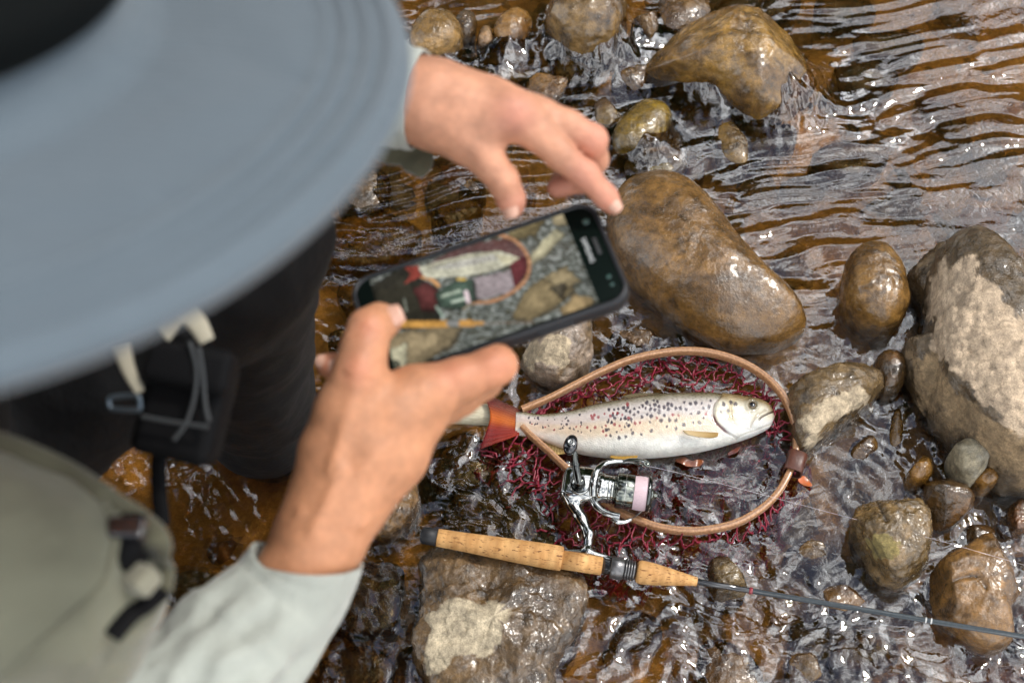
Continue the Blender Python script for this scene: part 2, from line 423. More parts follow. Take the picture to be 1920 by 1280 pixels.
WATER = sheet('stream_water', warp_axis(-.72, .72, .0024, 60), warp_axis(.34, 1.45, .0024, 60), water_h, water_mat())
tag(WATER, 'clear rippled shallow stream water', kind='structure')

# pebbles lying on the bed
def pebbles():
    rnd = np.random.default_rng(5); n = 1500
    bu, bf = ellipsoid((0, 0, 0), np.eye(3), (1, 1, 1), 9, 6)
    bf = np.array([q for q in bf]); V = []; F = []; C = []
    c = np.stack([rnd.uniform(-.85, .85, n), rnd.uniform(.3, 1.6, n), np.zeros(n)], -1)
    z = bed_h(c); r = 0.004+0.030*rnd.random(n)**3.0
    for k in range(n):
        a = rnd.uniform(0, 6.28); R = np.array([[math.cos(a), math.sin(a), 0], [-math.sin(a), math.cos(a), 0], [0, 0, 1]])
        s = r[k]*np.array([rnd.uniform(.9, 1.5), rnd.uniform(.7, 1.1), rnd.uniform(.4, .75)])
        v = (bu*s)*(1+.16*rnd.standard_normal((len(bu), 1))) @ R+np.array([c[k, 0], c[k, 1], z[k]+.15*r[k]])
        V.append(v); F.append(bf+k*len(bu))
        t = rnd.random(); base = np.array([(.13, .075, .024), (.20, .12, .05), (.09, .055, .028), (.24, .15, .05), (.17, .13, .09), (.22, .09, .03)])[rnd.integers(0, 6)]
        C.append(np.tile(np.array([*(base*rnd.uniform(.6, 1.1)), .5]), (len(bu), 1)))
    return mk('gravel', np.concatenate(V), np.concatenate(F), M_STONE, None, True, np.concatenate(C))
tag(pebbles(), 'brown gravel on the stream bed under the water', kind='stuff')

# ------------------------------------------------------------------ stones
OCHRE = (.175, .098, .026); BROWN = (.105, .056, .018); TAN = (.22, .145, .075); PALE = (.46, .40, .32); MOSS = (.15, .105, .016); DARK = (.055, .036, .018); GREY = (.30, .29, .27)
def blob(out_px, zref, top, bot, seed, box=.75, amp=.10, freq=22, facets=0, nth=140, nph=70, tilt=(0, 0), pit=.0006):
    w = np.array([W(x, y, zref) for x, y in out_px]); x, y = w[:, 0], w[:, 1]
    cr = x*np.roll(y, -1)-np.roll(x, -1)*y; A = cr.sum()/2
    c = np.array([((x+np.roll(x, -1))*cr).sum()/(6*A), ((y+np.roll(y, -1))*cr).sum()/(6*A), zref])
    ring = catmull(w, 240, True); ang = np.arctan2(ring[:, 1]-c[1], ring[:, 0]-c[0]); rad = np.hypot(ring[:, 0]-c[0], ring[:, 1]-c[1])
    o = np.argsort(ang); th = np.linspace(-math.pi, math.pi, nth, endpoint=False); R = np.interp(th, ang[o], rad[o], period=2*math.pi)
    size = R.mean(); ph = np.linspace(-math.pi/2, math.pi/2, nph); pts = []
    for q in ph:
        cc = max(math.cos(q), 0)**box; ss = math.copysign(abs(math.sin(q))**box, q)
        h = top if q > 0 else bot
        xy = np.stack([np.cos(th)*R*cc, np.sin(th)*R*cc], -1)
        z = ss*h+(xy[:, 0]*tilt[0]+xy[:, 1]*tilt[1])*(1 if q > 0 else 0)
        pts.append(np.concatenate([xy, np.full((nth, 1), 0)+z[:, None]], 1))
    p = np.concatenate(pts); rnd = np.random.default_rng(seed)
    for k in range(facets):
        n = rnd.standard_normal(3); n[2] = abs(n[2])*.7+.1; n /= np.linalg.norm(n)
        s = p @ n; off = np.quantile(s, rnd.uniform(.86, .95)); ex = np.maximum(s-off, 0); p = p-(ex*.85)[:, None]*n
    d = p/np.maximum(np.linalg.norm(p, axis=1, keepdims=True), 1e-6)
    disp = fbm3((p+c)*freq+seed*7.1, seed, 4, .5)*amp*size+pit*(fbm3((p+c)*105, seed+2, 3, .6)-.8*np.maximum(fbm3((p+c)*60, seed+4, 2), 0))
    # no sideways growth of the outline, only relief
    p = p+d*disp[:, None]
    return p+c, grid_faces(nph, nth), disp/(amp*size+1e-9), c
def stone(label, out_px, zref=.01, top=.03, bot=.06, seed=1, col=OCHRE, col2=BROWN, dry=None, rough=.28, mat=None, name='stone', extra=None, wl=.006, cracks=(), **kw):
    kw.setdefault('pit', .0016 if mat is M_ROUGH else .0006); v, f, dsp, c = blob(out_px, zref, top, bot, seed, **kw)
    if extra:
        for e in extra:
            e = dict(e); op = e.pop('out'); v2, f2, d2, _ = blob(op, e.pop('zref', zref), e.pop('top', top), e.pop('bot', bot), e.pop('seed', seed+1), **{**kw, **e})
            f = np.concatenate([f, f2+len(v)]); v = np.concatenate([v, v2]); dsp = np.concatenate([dsp, d2])
    crk = np.zeros(len(v)); pv = proj(v)
    for L in cracks:
        L = catmull(np.array(L, float), 24); dd = np.min([np.linalg.norm(pv-q, axis=1)*(1.0+.9*abs(i_-12)/12) for i_, q in enumerate(L)], 0)*MPPX; crk = np.maximum(crk, np.exp(-(dd/.0016)**2)*(v[:, 2] > c[2])); v[:, 2] -= .0035*np.exp(-(dd/.0035)**2)*(v[:, 2] > c[2])
    n = fbm3(v*16+seed*3.3, seed+40, 4, .55); hue = np.random.default_rng(seed*7+1).normal(0, 1, 3); col = np.array(col)*(1+.10*hue[0])*np.array([1+.05*hue[1], 1, 1-.10*hue[1]+.08*abs(hue[2])]); col2 = np.array(col2)*(1+.12*hue[2])
    cc = mixc(col2, col, sstep(-.40, .35, n+dsp*.25)); cc = mixc(cc, np.array(col2)*.45, .7*sstep(.15, .5, fbm3(v*48, seed+12, 3, .6))); cc = mixc(cc, np.minimum(np.array(col)*1.5, 1), .5*sstep(.2, .55, fbm3(v*30, seed+13, 3, .6))); r = np.full(len(v), rough*.72)+.13*np.clip(fbm3(v*45, seed+3, 2), -1, 1)
    wet = sstep(wl+.016, wl, v[:, 2]+.006*n); cc = .84*cc*(1-.40*wet[:, None])
    if dry:
        px = proj(v)
        for (poly, dc, soft) in dry:
            t = inpoly_soft(px, poly, soft, fbm3(v*34, seed+77, 4, .6), fbm3(v*11, seed+78, 2))
            dcv = np.asarray(dc)*(1+.30*fbm3(v*55, seed+9, 3)[:, None]); cc = mixc(cc, dcv, t); r = r*(1-t)+.85*t
    cc = cc*(1-.75*crk[:, None])
    cc = cc*np.array([1.18, .99, .66]) if not dry else cc*np.array([1.07, .99, .86]); cc = cc*(1+.25*fbm3(v*70, seed+5, 3)[:, None])
    o = mk(name, v, f, mat or M_STONE, None, True, np.concatenate([np.clip(cc, .004, 1), np.clip(r, .08, .95)[:, None]], 1))
    return tag(o, label, 'stone', 'stones in the stream')
def inpoly_soft(px, poly, soft, n1, n2):
    """1 inside the polygon, with an edge broken by noise (soft in pixels)"""
    poly = np.asarray(poly, float); x, y = px[:, 0], px[:, 1]; inside = np.zeros(len(px), bool); dist = np.full(len(px), 1e9); j = len(poly)-1
    for i in range(len(poly)):
        a, b = poly[i], poly[j]
        cnd = ((a[1] > y) != (b[1] > y)) & (x < (b[0]-a[0])*(y-a[1])/(b[1]-a[1]+1e-9)+a[0]); inside ^= cnd
        ab = b-a; t = np.clip(((px-a) @ ab)/(ab @ ab), 0, 1); dist = np.minimum(dist, np.linalg.norm(px-a-t[:, None]*ab, axis=1)); j = i
    s = np.where(inside, dist, -dist)+soft*(1.6*n1+.9*n2)
    return sstep(-soft*.18, soft*.18, s)

stone('large smooth brown boulder lying slantwise beside the right end of the phone',
      [(1143,470),(1138,405),(1170,352),(1235,338),(1300,362),(1352,420),(1402,480),(1455,540),(1502,588),(1505,622),(1450,648),(1375,648),(1300,612),(1230,560),(1172,510)],
      .018, .052, .07, 11, (.175,.108,.042), (.105,.060,.018), rough=.22, amp=.035, freq=14, box=.85)
stone('small upright egg-shaped brown stone between the slanting boulder and the big pale rock',
      [(1592,488),(1622,470),(1660,477),(1686,515),(1702,570),(1684,608),(1645,622),(1600,603),(1576,560),(1580,515)], .012, .04, .06, 12, (.18,.105,.034), (.10,.056,.016), rough=.24, amp=.07)
stone('big pale dry granite rock at the right edge of the picture',
      [(1742,520),(1768,478),(1805,462),(1850,492),(1925,585),(2030,700),(2060,820),(2000,900),(1915,905),(1850,870),(1790,815),(1750,755),(1742,690),(1742,610)], .03, .085, .10, 13, (.17,.125,.072), (.115,.078,.04),
      dry=[([(1746,525),(1800,485),(1850,520),(1905,590),(2060,720),(2070,860),(1925,850),(1850,770),(1780,700),(1735,650)], (.41,.335,.265), 16),([(1700,660),(1745,655),(1800,720),(1880,800),(2060,850),(2070,920),(1905,910),(1830,855),(1760,790),(1715,735)], (.21,.155,.095), 18)], rough=.42, amp=.055, freq=24, box=.62, mat=M_ROUGH, nth=220, nph=120,
      extra=[dict(out=[(1700,525),(1740,478),(1800,456),(1850,478),(1925,560),(2010,690),(1900,700),(1750,660),(1725,590)], zref=.0, top=.035, bot=.06, seed=113),
             dict(out=[(1686,668),(1700,648),(1745,652),(1800,680),(1900,780),(1960,880),(1900,905),(1830,860),(1760,800),(1712,735)], zref=.012, top=.05, bot=.06, seed=114)])
stone('flat brown rock with a pale dry patch, right of the net hoop',
      [(1478,738),(1522,708),(1580,693),(1640,702),(1656,730),(1612,772),(1560,812),(1512,846),(1488,835)], .012, .035, .06, 14, (.17,.115,.055), (.10,.065,.03),
      dry=[([(1500,790),(1550,745),(1610,722),(1625,745),(1580,785),(1520,830)], (.42,.36,.28), 9)], amp=.06, mat=M_ROUGH)
stone('dark wet lump of rock wedged between the flat rock and the big pale rock', [(1640,690),(1655,668),(1685,672),(1697,705),(1680,745),(1650,745)], .004, .025, .05, 15, BROWN, DARK, rough=.2)
stone('wet oval brown stone with two dark cracks, under the fishing line',
      [(1612,945),(1635,908),(1668,903),(1702,930),(1738,968),(1757,1008),(1745,1050),(1708,1085),(1675,1095),(1640,1078),(1612,1045),(1597,1005),(1602,970)], .012, .036, .06, 16, (.20,.135,.062), (.125,.082,.032),
      rough=.27, amp=.10, freq=20, facets=4, mat=M_ROUGH, nth=220, nph=120, cracks=[[(1644,930),(1650,945),(1657,960),(1663,975)],[(1630,1005),(1638,1018),(1645,1032),(1653,1046)]], dry=[([(1625,1010),(1665,1000),(1672,1050),(1632,1048)], (.21,.175,.07), 14)])
stone('large wet brown stone with a hollowed top at the lower right, behind the rod blank',
      [(1735,1085),(1772,1048),(1835,1012),(1888,1008),(1922,1048),(1918,1105),(1895,1150),(1892,1205),(1845,1218),(1795,1182),(1752,1135)], .012, .030, .06, 17, (.185,.115,.05), (.10,.058,.022), cracks=[[(1775,1095),(1800,1082),(1830,1078),(1850,1100)]],
      rough=.22, amp=.09, freq=18, facets=3, nth=160, nph=80)
stone('small light grey dry pebble at the foot of the big pale rock', [(1782,848),(1800,833),(1832,830),(1850,850),(1847,880),(1825,900),(1800,890)], .03, .022, .05, 18, (.36,.36,.35), (.25,.25,.24), rough=.8, amp=.07, name='pebble', wl=.0)
stone('tiny brown pebble touching the light grey pebble', [(1826,900),(1845,882),(1866,886),(1868,905),(1845,917)], .018, .014, .04, 19, OCHRE, BROWN, rough=.35, amp=.08, name='pebble')
stone('small angular ochre pebble left of the light grey pebble', [(1702,880),(1722,856),(1742,870),(1746,892),(1725,912),(1703,908)], .008, .02, .04, 20, (.2,.125,.04), BROWN, rough=.25, facets=3, name='pebble', amp=.07)
stone('glossy wet dark brown stone between the cracked oval stone and the grey pebble', [(1732,905),(1765,893),(1800,915),(1822,945),(1800,975),(1765,990),(1738,960)], .006, .028, .05, 21, (.13,.07,.024), DARK, rough=.10, facets=4, amp=.06)
stone('thin upright sliver of brown stone in the ripples right of the flat rock', [(1662,830),(1668,785),(1684,765),(1692,800),(1688,845),(1672,850)], -.008, .012, .04, 22, OCHRE, BROWN, rough=.2, name='pebble')
stone('small brown stone just under the dark section of the rod', [(1326,1060),(1350,1048),(1392,1046),(1402,1080),(1392,1130),(1355,1140),(1330,1100)], .0, .022, .05, 23, (.13,.09,.03), DARK, rough=.3, facets=3, mat=M_ROUGH)
stone('big wet rock with a white lichen patch under the cork handle',
      [(782,1090),(790,1050),(830,1028),(940,1040),(1035,1058),(1088,1080),(1104,1125),(1086,1190),(1052,1250),(1030,1310),(930,1350),(830,1335),(792,1262),(778,1180)], .006, .024, .08, 24, (.125,.080,.034), (.058,.035,.015), rough=.20, amp=.12, freq=24, box=.6, mat=M_ROUGH, nth=240, nph=130,
      dry=[([(795,1220),(805,1150),(835,1122),(900,1130),(965,1145),(950,1180),(930,1210),(905,1225),(860,1205),(838,1225),(830,1262),(800,1265)], (.43,.385,.305), 10)])
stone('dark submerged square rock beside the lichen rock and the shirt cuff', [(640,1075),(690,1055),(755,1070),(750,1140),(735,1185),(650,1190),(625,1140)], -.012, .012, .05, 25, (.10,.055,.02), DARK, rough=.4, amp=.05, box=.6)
stone('brown rock breaking the water beside the bare wrist', [(702,1000),(716,945),(745,908),(778,908),(788,945),(768,985),(730,1008)], .006, .022, .05, 26, (.13,.082,.034), (.07,.042,.018), rough=.3, mat=M_ROUGH)
stone('broad flat dark rock awash behind the black butt of the rod', [(830,985),(850,930),(900,915),(960,895),(1010,920),(1045,985),(1050,1030),(980,1035),(900,1010)], -.010, .008, .05, 27, (.10,.062,.022), (.05,.032,.013), rough=.25, box=.6, amp=.05, mat=M_ROUGH)
stone('submerged dark rock in the glints below the tail fin', [(800,880),(830,830),(880,815),(930,850),(925,905),(870,925),(820,920)], -.016, .012, .05, 28, BROWN, DARK, rough=.2, amp=.07)
stone('rough grey-brown rock half hidden by the lower edge of the phone', [(968,665),(1000,630),(1050,605),(1095,595),(1112,620),(1106,688),(1068,715),(1012,705)], .014, .036, .06, 29, (.27,.22,.16), (.13,.09,.05), rough=.45, amp=.10, freq=30, mat=M_ROUGH, dry=[([(975,660),(1050,615),(1085,640),(1060,690),(1000,690)], (.34,.29,.22), 9)], facets=3)
stone('submerged ochre rock at the bottom edge, right of the lichen rock', [(1310,1225),(1345,1200),(1395,1222),(1430,1275),(1410,1330),(1320,1330)], -.012, .014, .05, 30, OCHRE, BROWN, rough=.3)
stone('large brown rock with water sliding off its face, top centre right',
      [(1205,120),(1245,82),(1300,55),(1380,44),(1450,56),(1510,85),(1538,125),(1525,165),(1470,205),(1430,218),(1395,205),(1340,165),(1270,150)], .014, .055, .08, 31, (.20,.125,.038), (.115,.068,.02), rough=.20, amp=.06, freq=16, nth=180, nph=90, facets=3)
stone('mossy yellow stone parting the water near the pointing fingertip', [(1150,255),(1170,222),(1208,196),(1245,202),(1260,225),(1240,262),(1200,290),(1158,290)], .002, .022, .06, 32, (.20,.14,.02), MOSS, rough=.22, amp=.07)
stone('oval ochre stone standing upright in the clear pool', [(1335,262),(1345,232),(1368,226),(1390,250),(1405,290),(1400,322),(1370,320),(1345,300)], -.012, .018, .05, 33, (.19,.125,.025), (.12,.075,.018), rough=.3)
stone('flat mossy stone under water above the slanting boulder', [(1172,318),(1190,290),(1240,282),(1284,295),(1280,330),(1240,348),(1190,344)], -.012, .016, .05, 34, (.16,.11,.018), MOSS, rough=.4)
stone('small rust coloured stone under water beside the flat mossy stone', [(1278,330),(1292,302),(1318,312),(1318,345),(1290,352)], -.02, .012, .04, 35, (.22,.085,.016), (.14,.06,.015), rough=.4, name='pebble')
stone('dark round stone under water right of the oval ochre stone', [(1385,250),(1410,222),(1448,235),(1460,270),(1435,295),(1400,285)], -.02, .015, .05, 36, (.12,.075,.022), BROWN, rough=.4)
stone('small dull brown stone under water, last in the row beside the pool', [(1452,258),(1468,238),(1492,250),(1490,278),(1465,284)], -.024, .012, .04, 37, BROWN, DARK, rough=.4, name='pebble')
stone('dark sunken stone tucked behind the mossy yellow stone', [(1262,225),(1290,205),(1335,215),(1340,250),(1300,262),(1270,250)], -.016, .014, .05, 38, (.13,.08,.02), BROWN, rough=.3)
stone('tall wet brown rock with water foaming down it at the top edge', [(1025,70),(1030,10),(1060,-40),(1130,-40),(1165,10),(1172,60),(1145,100),(1085,110)], .012, .06, .08, 39, (.17,.11,.04), (.09,.055,.02), rough=.14, amp=.08, freq=26, nth=160, nph=80)
stone('tan rounded rock touching the hat brim near the top edge', [(768,70),(800,38),(845,40),(868,65),(862,95),(815,112),(775,105)], .010, .032, .06, 40, (.24,.165,.07), (.17,.11,.04), rough=.25, amp=.06)
stone('dark wet cobble right of the tan rounded rock', [(850,60),(865,35),(890,40),(892,70),(870,82)], .004, .022, .05, 41, DARK, (.03,.02,.012), rough=.12, name='pebble')
stone('ochre cobble with a wet glint between the tan rock and the foaming rock', [(925,75),(940,42),(975,28),(1000,50),(985,85),(950,95)], .004, .026, .05, 42, (.18,.11,.03), BROWN, rough=.18)
stone('small tan cobble just left of the ochre cobble', [(892,85),(905,60),(922,62),(926,88),(908,98)], .002, .018, .05, 43, TAN, BROWN, rough=.2, name='pebble')
stone('sunken brown slab at the top edge right of the foaming rock', [(1230,40),(1250,-10),(1310,-20),(1330,30),(1300,60),(1255,65)], -.006, .016, .05, 44, (.2,.13,.05), BROWN, rough=.3)
stone('tan sunken slab awash below the tan rounded rock', [(880,140),(905,108),(960,100),(1010,115),(1000,150),(940,165)], -.008, .012, .05, 45, (.2,.135,.05), (.13,.08,.025), rough=.3, box=.6)
stone('golden sunken slab beside the black trouser leg, left of the phone', [(618,470),(640,420),(700,412),(770,425),(790,455),(740,500),(660,512),(622,500)], -.018, .016, .05, 46, (.25,.155,.022), (.17,.10,.016), rough=.4, box=.6)
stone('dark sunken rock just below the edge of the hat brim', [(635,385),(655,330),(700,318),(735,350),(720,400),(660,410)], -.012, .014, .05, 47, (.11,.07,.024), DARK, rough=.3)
for k, (lab, o, cl, zr, tp) in enumerate([
    ('brown stone washed over by the current just behind the upper hand', [(985,175),(1010,145),(1060,140),(1085,165),(1060,195),(1010,200)], (.19,.12,.04), -.006, .016),
    ('low tan stone awash between the foaming rock and the large brown rock', [(1150,150),(1175,110),(1215,115),(1225,150),(1195,180),(1160,178)], (.17,.11,.04), -.006, .016),
    ('dark wet stone in the gap left of the large brown rock, near the top', [(1180,60),(1195,20),(1225,25),(1232,65),(1210,92),(1188,88)], (.09,.055,.022), -.002, .020),
    ('yellow brown stone under a thin sheet of water right of the tan slab', [(1040,125),(1065,108),(1110,112),(1125,135),(1090,155),(1050,150)], (.21,.14,.04), -.008, .014),
    ('flat ochre stone awash between the knuckles and the mossy yellow stone', [(1105,215),(1130,190),(1160,195),(1165,225),(1140,245),(1112,240)], (.18,.12,.03), -.006, .014),
    ('round brown stone under water just left of the phone', [(632,560),(645,530),(680,522),(702,545),(690,580),(652,590)], (.19,.115,.03), -.016, .012),
    ('dark brown stone under water between the phone and the black trouser leg', [(615,650),(628,615),(662,608),(680,635),(660,668),(628,672)], (.12,.075,.025), -.014, .012),
    ('pale brown stone under water above the upper long side of the phone', [(800,420),(825,385),(880,378),(905,405),(870,435),(825,440)], (.22,.145,.045), -.016, .012),
    ('small brown stone awash beside the thumb above the phone', [(860,355),(878,335),(905,340),(912,362),(890,378),(866,374)], (.17,.105,.035), -.010, .012),
    ('reddish brown stone awash at the right edge beneath the big pale rock', [(1868,985),(1885,950),(1930,945),(1945,985),(1915,1005),(1880,1008)], (.16,.075,.03), -.004, .016),
    ('dark wet stone between the glossy stone and the lower right stone', [(1795,1010),(1815,985),(1850,985),(1862,1010),(1835,1025),(1805,1025)], (.09,.055,.022), -.004, .014),
    ('brown stone awash below the rod blank at mid length', [(1520,1120),(1550,1092),(1610,1100),(1630,1130),(1590,1155),(1535,1150)], (.17,.105,.035), -.008, .012),
    ('flat brown stone under the ripples above the rod blank, left of the cracked oval stone', [(1470,1040),(1500,1010),(1550,1015),(1565,1050),(1520,1070),(1480,1066)], (.16,.10,.035), -.012, .012),
    ('small ochre stone awash between the flat rock and the sliver', [(1590,850),(1605,825),(1635,822),(1645,845),(1625,868),(1600,868)], (.18,.11,.035), -.006, .012),
    ('brown stone awash at the bottom edge, third from the lichen rock', [(1470,1240),(1495,1215),(1540,1220),(1550,1255),(1515,1285),(1480,1275)], (.16,.10,.03), -.008, .012),
    ('long low stone washed by ripples between the slanting boulder and the net hoop', [(1140,640),(1180,615),(1240,630),(1260,655),(1210,662),(1160,660)], (.15,.095,.035), -.010, .012)]):
    stone(lab, o, zr, tp, .05, 90+k, cl, BROWN, rough=.2, box=.7, amp=.13, facets=5, mat=M_ROUGH if k % 3 == 0 else None)
for k, (lab, o, cl) in enumerate([
    ('wide flat slab under water along the top edge, above the large brown rock', [(1340,25),(1380,-10),(1470,-15),(1500,20),(1450,45),(1370,48)], (.16,.10,.03)),
    ('squarish slab under water at the top, right of the wide flat slab', [(1525,30),(1545,-5),(1620,0),(1640,35),(1590,55),(1540,52)], (.18,.11,.035)),
    ('brown slab under water at the top right beneath the long streaks', [(1600,85),(1650,65),(1720,75),(1725,105),(1660,120),(1610,110)], (.15,.09,.028)),
    ('long brown stone under water below the bright streaks right of the large brown rock', [(1560,140),(1600,120),(1660,130),(1680,165),(1610,185),(1565,170)], (.16,.10,.03)),
    ('sunken brown stone in the ripples between the pool and the right edge', [(1520,300),(1560,275),(1640,280),(1660,310),(1600,335),(1535,325)], (.17,.105,.028)),
    ('brown stone under the ripples at the bottom edge, left of the lower right stone', [(1560,1215),(1600,1190),(1670,1200),(1680,1240),(1620,1262),(1570,1250)], (.15,.09,.03)),
    ('small sunken stone under the ripples between the rod blank and the lichen rock', [(1150,1185),(1180,1150),(1230,1160),(1240,1200),(1195,1225),(1155,1215)], (.14,.085,.03)),
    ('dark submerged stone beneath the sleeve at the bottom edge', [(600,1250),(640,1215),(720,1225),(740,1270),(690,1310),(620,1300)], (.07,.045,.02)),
    ('rust brown stone at the right edge below the lower right stone', [(1900,1170),(1925,1150),(1965,1165),(1970,1210),(1930,1225),(1902,1205)], (.2,.09,.03))]):
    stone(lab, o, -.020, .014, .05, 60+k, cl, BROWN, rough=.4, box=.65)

# ------------------------------------------------------------------ unseen tree added over the left bank for shade and dark reflections
def added_tree():
    root = empty('added_tree', (-3.4, 3.2, -.05), 'unseen leafy tree added over the left bank to darken the water', 'tree')
    bark = simple('bark', (.06, .045, .03), .9, bump=((30, 1, .01, 5),))
    tr = catmull(np.array([(-3.4, 3.2, -.1), (-3.3, 3.1, 1.2), (-3.0, 3.0, 2.6), (-2.3, 2.8, 3.9), (-1.4, 2.5, 4.6)]), 40)
    v, f = tube(tr, np.linspace(.17, .05, 40), 14); mk('trunk', v, f, bark, root)
    rnd = np.random.default_rng(12); cl = []
    for k in range(11):
        a = tr[18+2*k]; e = np.array([rnd.uniform(-1.8, -.1), rnd.uniform(.7, 3.5), rnd.uniform(3.2, 4.6)]); b = catmull(np.array([a, (a+e)/2+np.array([0, 0, .35]), e]), 20)
        v, f = tube(b, np.linspace(.035, .008, 20), 8); mk('limb', v, f, bark, root); cl += [b[j]+rnd.normal(0, .12, 3) for j in range(5, 20, 1)]
    cl = np.array(cl); n = 10500; c = cl[rnd.integers(0, len(cl), n)]+rnd.normal(0, .24, (n, 3))*np.array([1, 1, .6]); c[:, 0] = np.minimum(c[:, 0], .12+.1*rnd.standard_normal(n))
    lb = catmull(np.array([tr[12], (-1.9, 2.6, 2.35), (-.8, 2.1, 2.3), (.15, 1.75, 2.15)]), 24); v, f = tube(lb, np.linspace(.045, .008, 24), 8); mk('limb', v, f, bark, root)
    m2 = 4200; low = np.stack([rnd.uniform(-.75, .27, m2), rnd.uniform(1.58, 2.35, m2), 2.15+.13*rnd.standard_normal(m2)], -1); low[:, 0] += .05*rnd.standard_normal(m2)  # low leaf layer added out of view to shade the water at left
    c = np.concatenate([c, low]); n += m2
    d = rnd.standard_normal((n, 3)); d[:, 2] *= .5; d /= np.linalg.norm(d, axis=1, keepdims=True); e = np.cross(d, rnd.standard_normal((n, 3))); e /= np.linalg.norm(e, axis=1, keepdims=True)
    L = rnd.uniform(.05, .10, n)[:, None]; L[-m2:] *= .55; V = np.stack([c-d*L, c+e*L*.42, c+d*L, c-e*L*.42], 1).reshape(-1, 3)
    col = np.repeat(np.array([(.05, .085, .02)])*rnd.uniform(.6, 1.5, (n, 1)), 4, 0)
    o = mk('crown', V, np.arange(n*4).reshape(n, 4), simple('leaves', (1, 1, 1), .5, attr=True), root, False, col); o['kind'] = 'stuff'
added_tree()

def added_woodland():
    """unseen trees added on the far bank to give the ripples dark reflections"""
    rnd = np.random.default_rng(33); V = []; C = []
    for k in range(22):
        x = rnd.uniform(-9, 9); y = rnd.uniform(6.2, 9.0); h = rnd.uniform(3.6, 6.6)*(y/7.0); w = rnd.uniform(.9, 1.7); n = 1500
        th = rnd.uniform(0, 6.283, n); zz = rnd.beta(1.4, 1.3, n); rr = w*np.sqrt(np.clip(1-(2*zz-1)**2, 0, 1))*rnd.uniform(.35, 1.05, n)
        c = np.stack([x+rr*np.cos(th), y+rr*np.sin(th), .2+zz*h], -1); d = rnd.standard_normal((n, 3)); d /= np.linalg.norm(d, axis=1, keepdims=True)
        e = np.cross(d, rnd.standard_normal((n, 3))); e /= np.linalg.norm(e, axis=1, keepdims=True); L = rnd.uniform(.16, .34, n)[:, None]
        V.append(np.stack([c-d*L, c+e*L*.6, c+d*L, c-e*L*.6], 1).reshape(-1, 3)); C.append(np.repeat(np.array([(.045, .075, .02)])*rnd.uniform(.5, 1.5, (n, 1)), 4, 0))
    V = np.concatenate(V); o = mk('added_woodland', V, np.arange(len(V)).reshape(-1, 4), simple('wood_leaves', (1, 1, 1), .6, attr=True), None, False, np.concatenate(C))
    tag(o, 'unseen leafy wood added on the far bank for dark reflections', kind='stuff')
added_woodland()

def foam():
    rnd = np.random.default_rng(8); bu, bf = ellipsoid((0, 0, 0), np.eye(3), (1, 1, .8), 10, 7); V = []; F = []
    spots = [(1250, 856, 40, 4, 26), (1300, 850, 26, 3, 20), (1010, 850, 20, 14, 10), (1225, 235, 18, 16, 14), (1270, 265, 20, 12, 12), (1420, 215, 40, 10, 14), (1105, 110, 40, 10, 16), (1500, 620, 20, 14, 10), (1700, 940, 16, 12, 8), (860, 940, 30, 20, 8)]
    for (x, y, sx, sy, n) in spots:
        for k in range(n):
            p = W(x+sx*rnd.standard_normal()*.6, y+sy*rnd.standard_normal()*.6, .0); p[2] = water_h(np.array([p]))[0]; r = rnd.uniform(.0005, .0013); V.append(bu*r+p); F.append(np.array(bf)+len(bu)*(len(V)-1))
    m, nt, b, out = new_mat('bubble_film'); nt.nodes.remove(b); g = N(nt, 'ShaderNodeBsdfGlossy', Roughness=.03); t = N(nt, 'ShaderNodeBsdfTransparent'); lw = N(nt, 'ShaderNodeLayerWeight', Blend=.35); ms = N(nt, 'ShaderNodeMixShader')
    nt.links.new(lw.outputs['Facing'], ms.inputs['Fac']); nt.links.new(t.outputs[0], ms.inputs[1]); nt.links.new(g.outputs[0], ms.inputs[2]); nt.links.new(ms.outputs[0], out.inputs['Surface'])
    tag(mk('foam', np.concatenate(V), np.concatenate(F), m), 'tiny foam bubbles drifting on the water', kind='stuff')
foam()
# ------------------------------------------------------------------ landing net
MPP = 1.40/FPX
def wood_mat(name, c1, c2, scale, rough=.35, coat=.4):
    m, nt, b, out = new_mat(name); tcn = N(nt, 'ShaderNodeTexCoord')
    mp = N(nt, 'ShaderNodeMapping'); mp.inputs['Scale'].default_value = scale; nt.links.new(tcn.outputs['Object'], mp.inputs['Vector'])
    t = N(nt, 'ShaderNodeTexNoise', Scale=1.0, Detail=6.0, Roughness=.65, Distortion=.4); nt.links.new(mp.outputs[0], t.inputs['Vector'])
    r = N(nt, 'ShaderNodeValToRGB'); r.color_ramp.elements[0].position = .32; r.color_ramp.elements[1].position = .68
    r.color_ramp.elements[0].color = (*c1, 1); r.color_ramp.elements[1].color = (*c2, 1); nt.links.new(t.outputs['Fac'], r.inputs['Fac'])
    a = N(nt, 'ShaderNodeAttribute', attribute_name='Col'); mm = N(nt, 'ShaderNodeMix', data_type='RGBA', blend_type='MULTIPLY'); mm.inputs['Factor'].default_value = 1
    nt.links.new(r.outputs['Color'], mm.inputs['A']); nt.links.new(a.outputs['Color'], mm.inputs['B']); nt.links.new(mm.outputs['Result'], b.inputs['Base Color'])
    b.inputs['Roughness'].default_value = rough; b.inputs['Coat Weight'].default_value = coat; b.inputs['Coat Roughness'].default_value = .15
    bp = N(nt, 'ShaderNodeBump', Strength=.35, Distance=.0006); nt.links.new(t.outputs['Fac'], bp.inputs['Height']); nt.links.new(bp.outputs['Normal'], b.inputs['Normal'])
    return m
M_HOOP = wood_mat('varnished_hoop_wood', (.24, .105, .045), (.50, .27, .13), (420, 420, 420), .32, .5)
M_HANDLE = wood_mat('pale_handle_wood', (.42, .36, .24), (.66, .60, .44), (90, 700, 700), .5, .1)
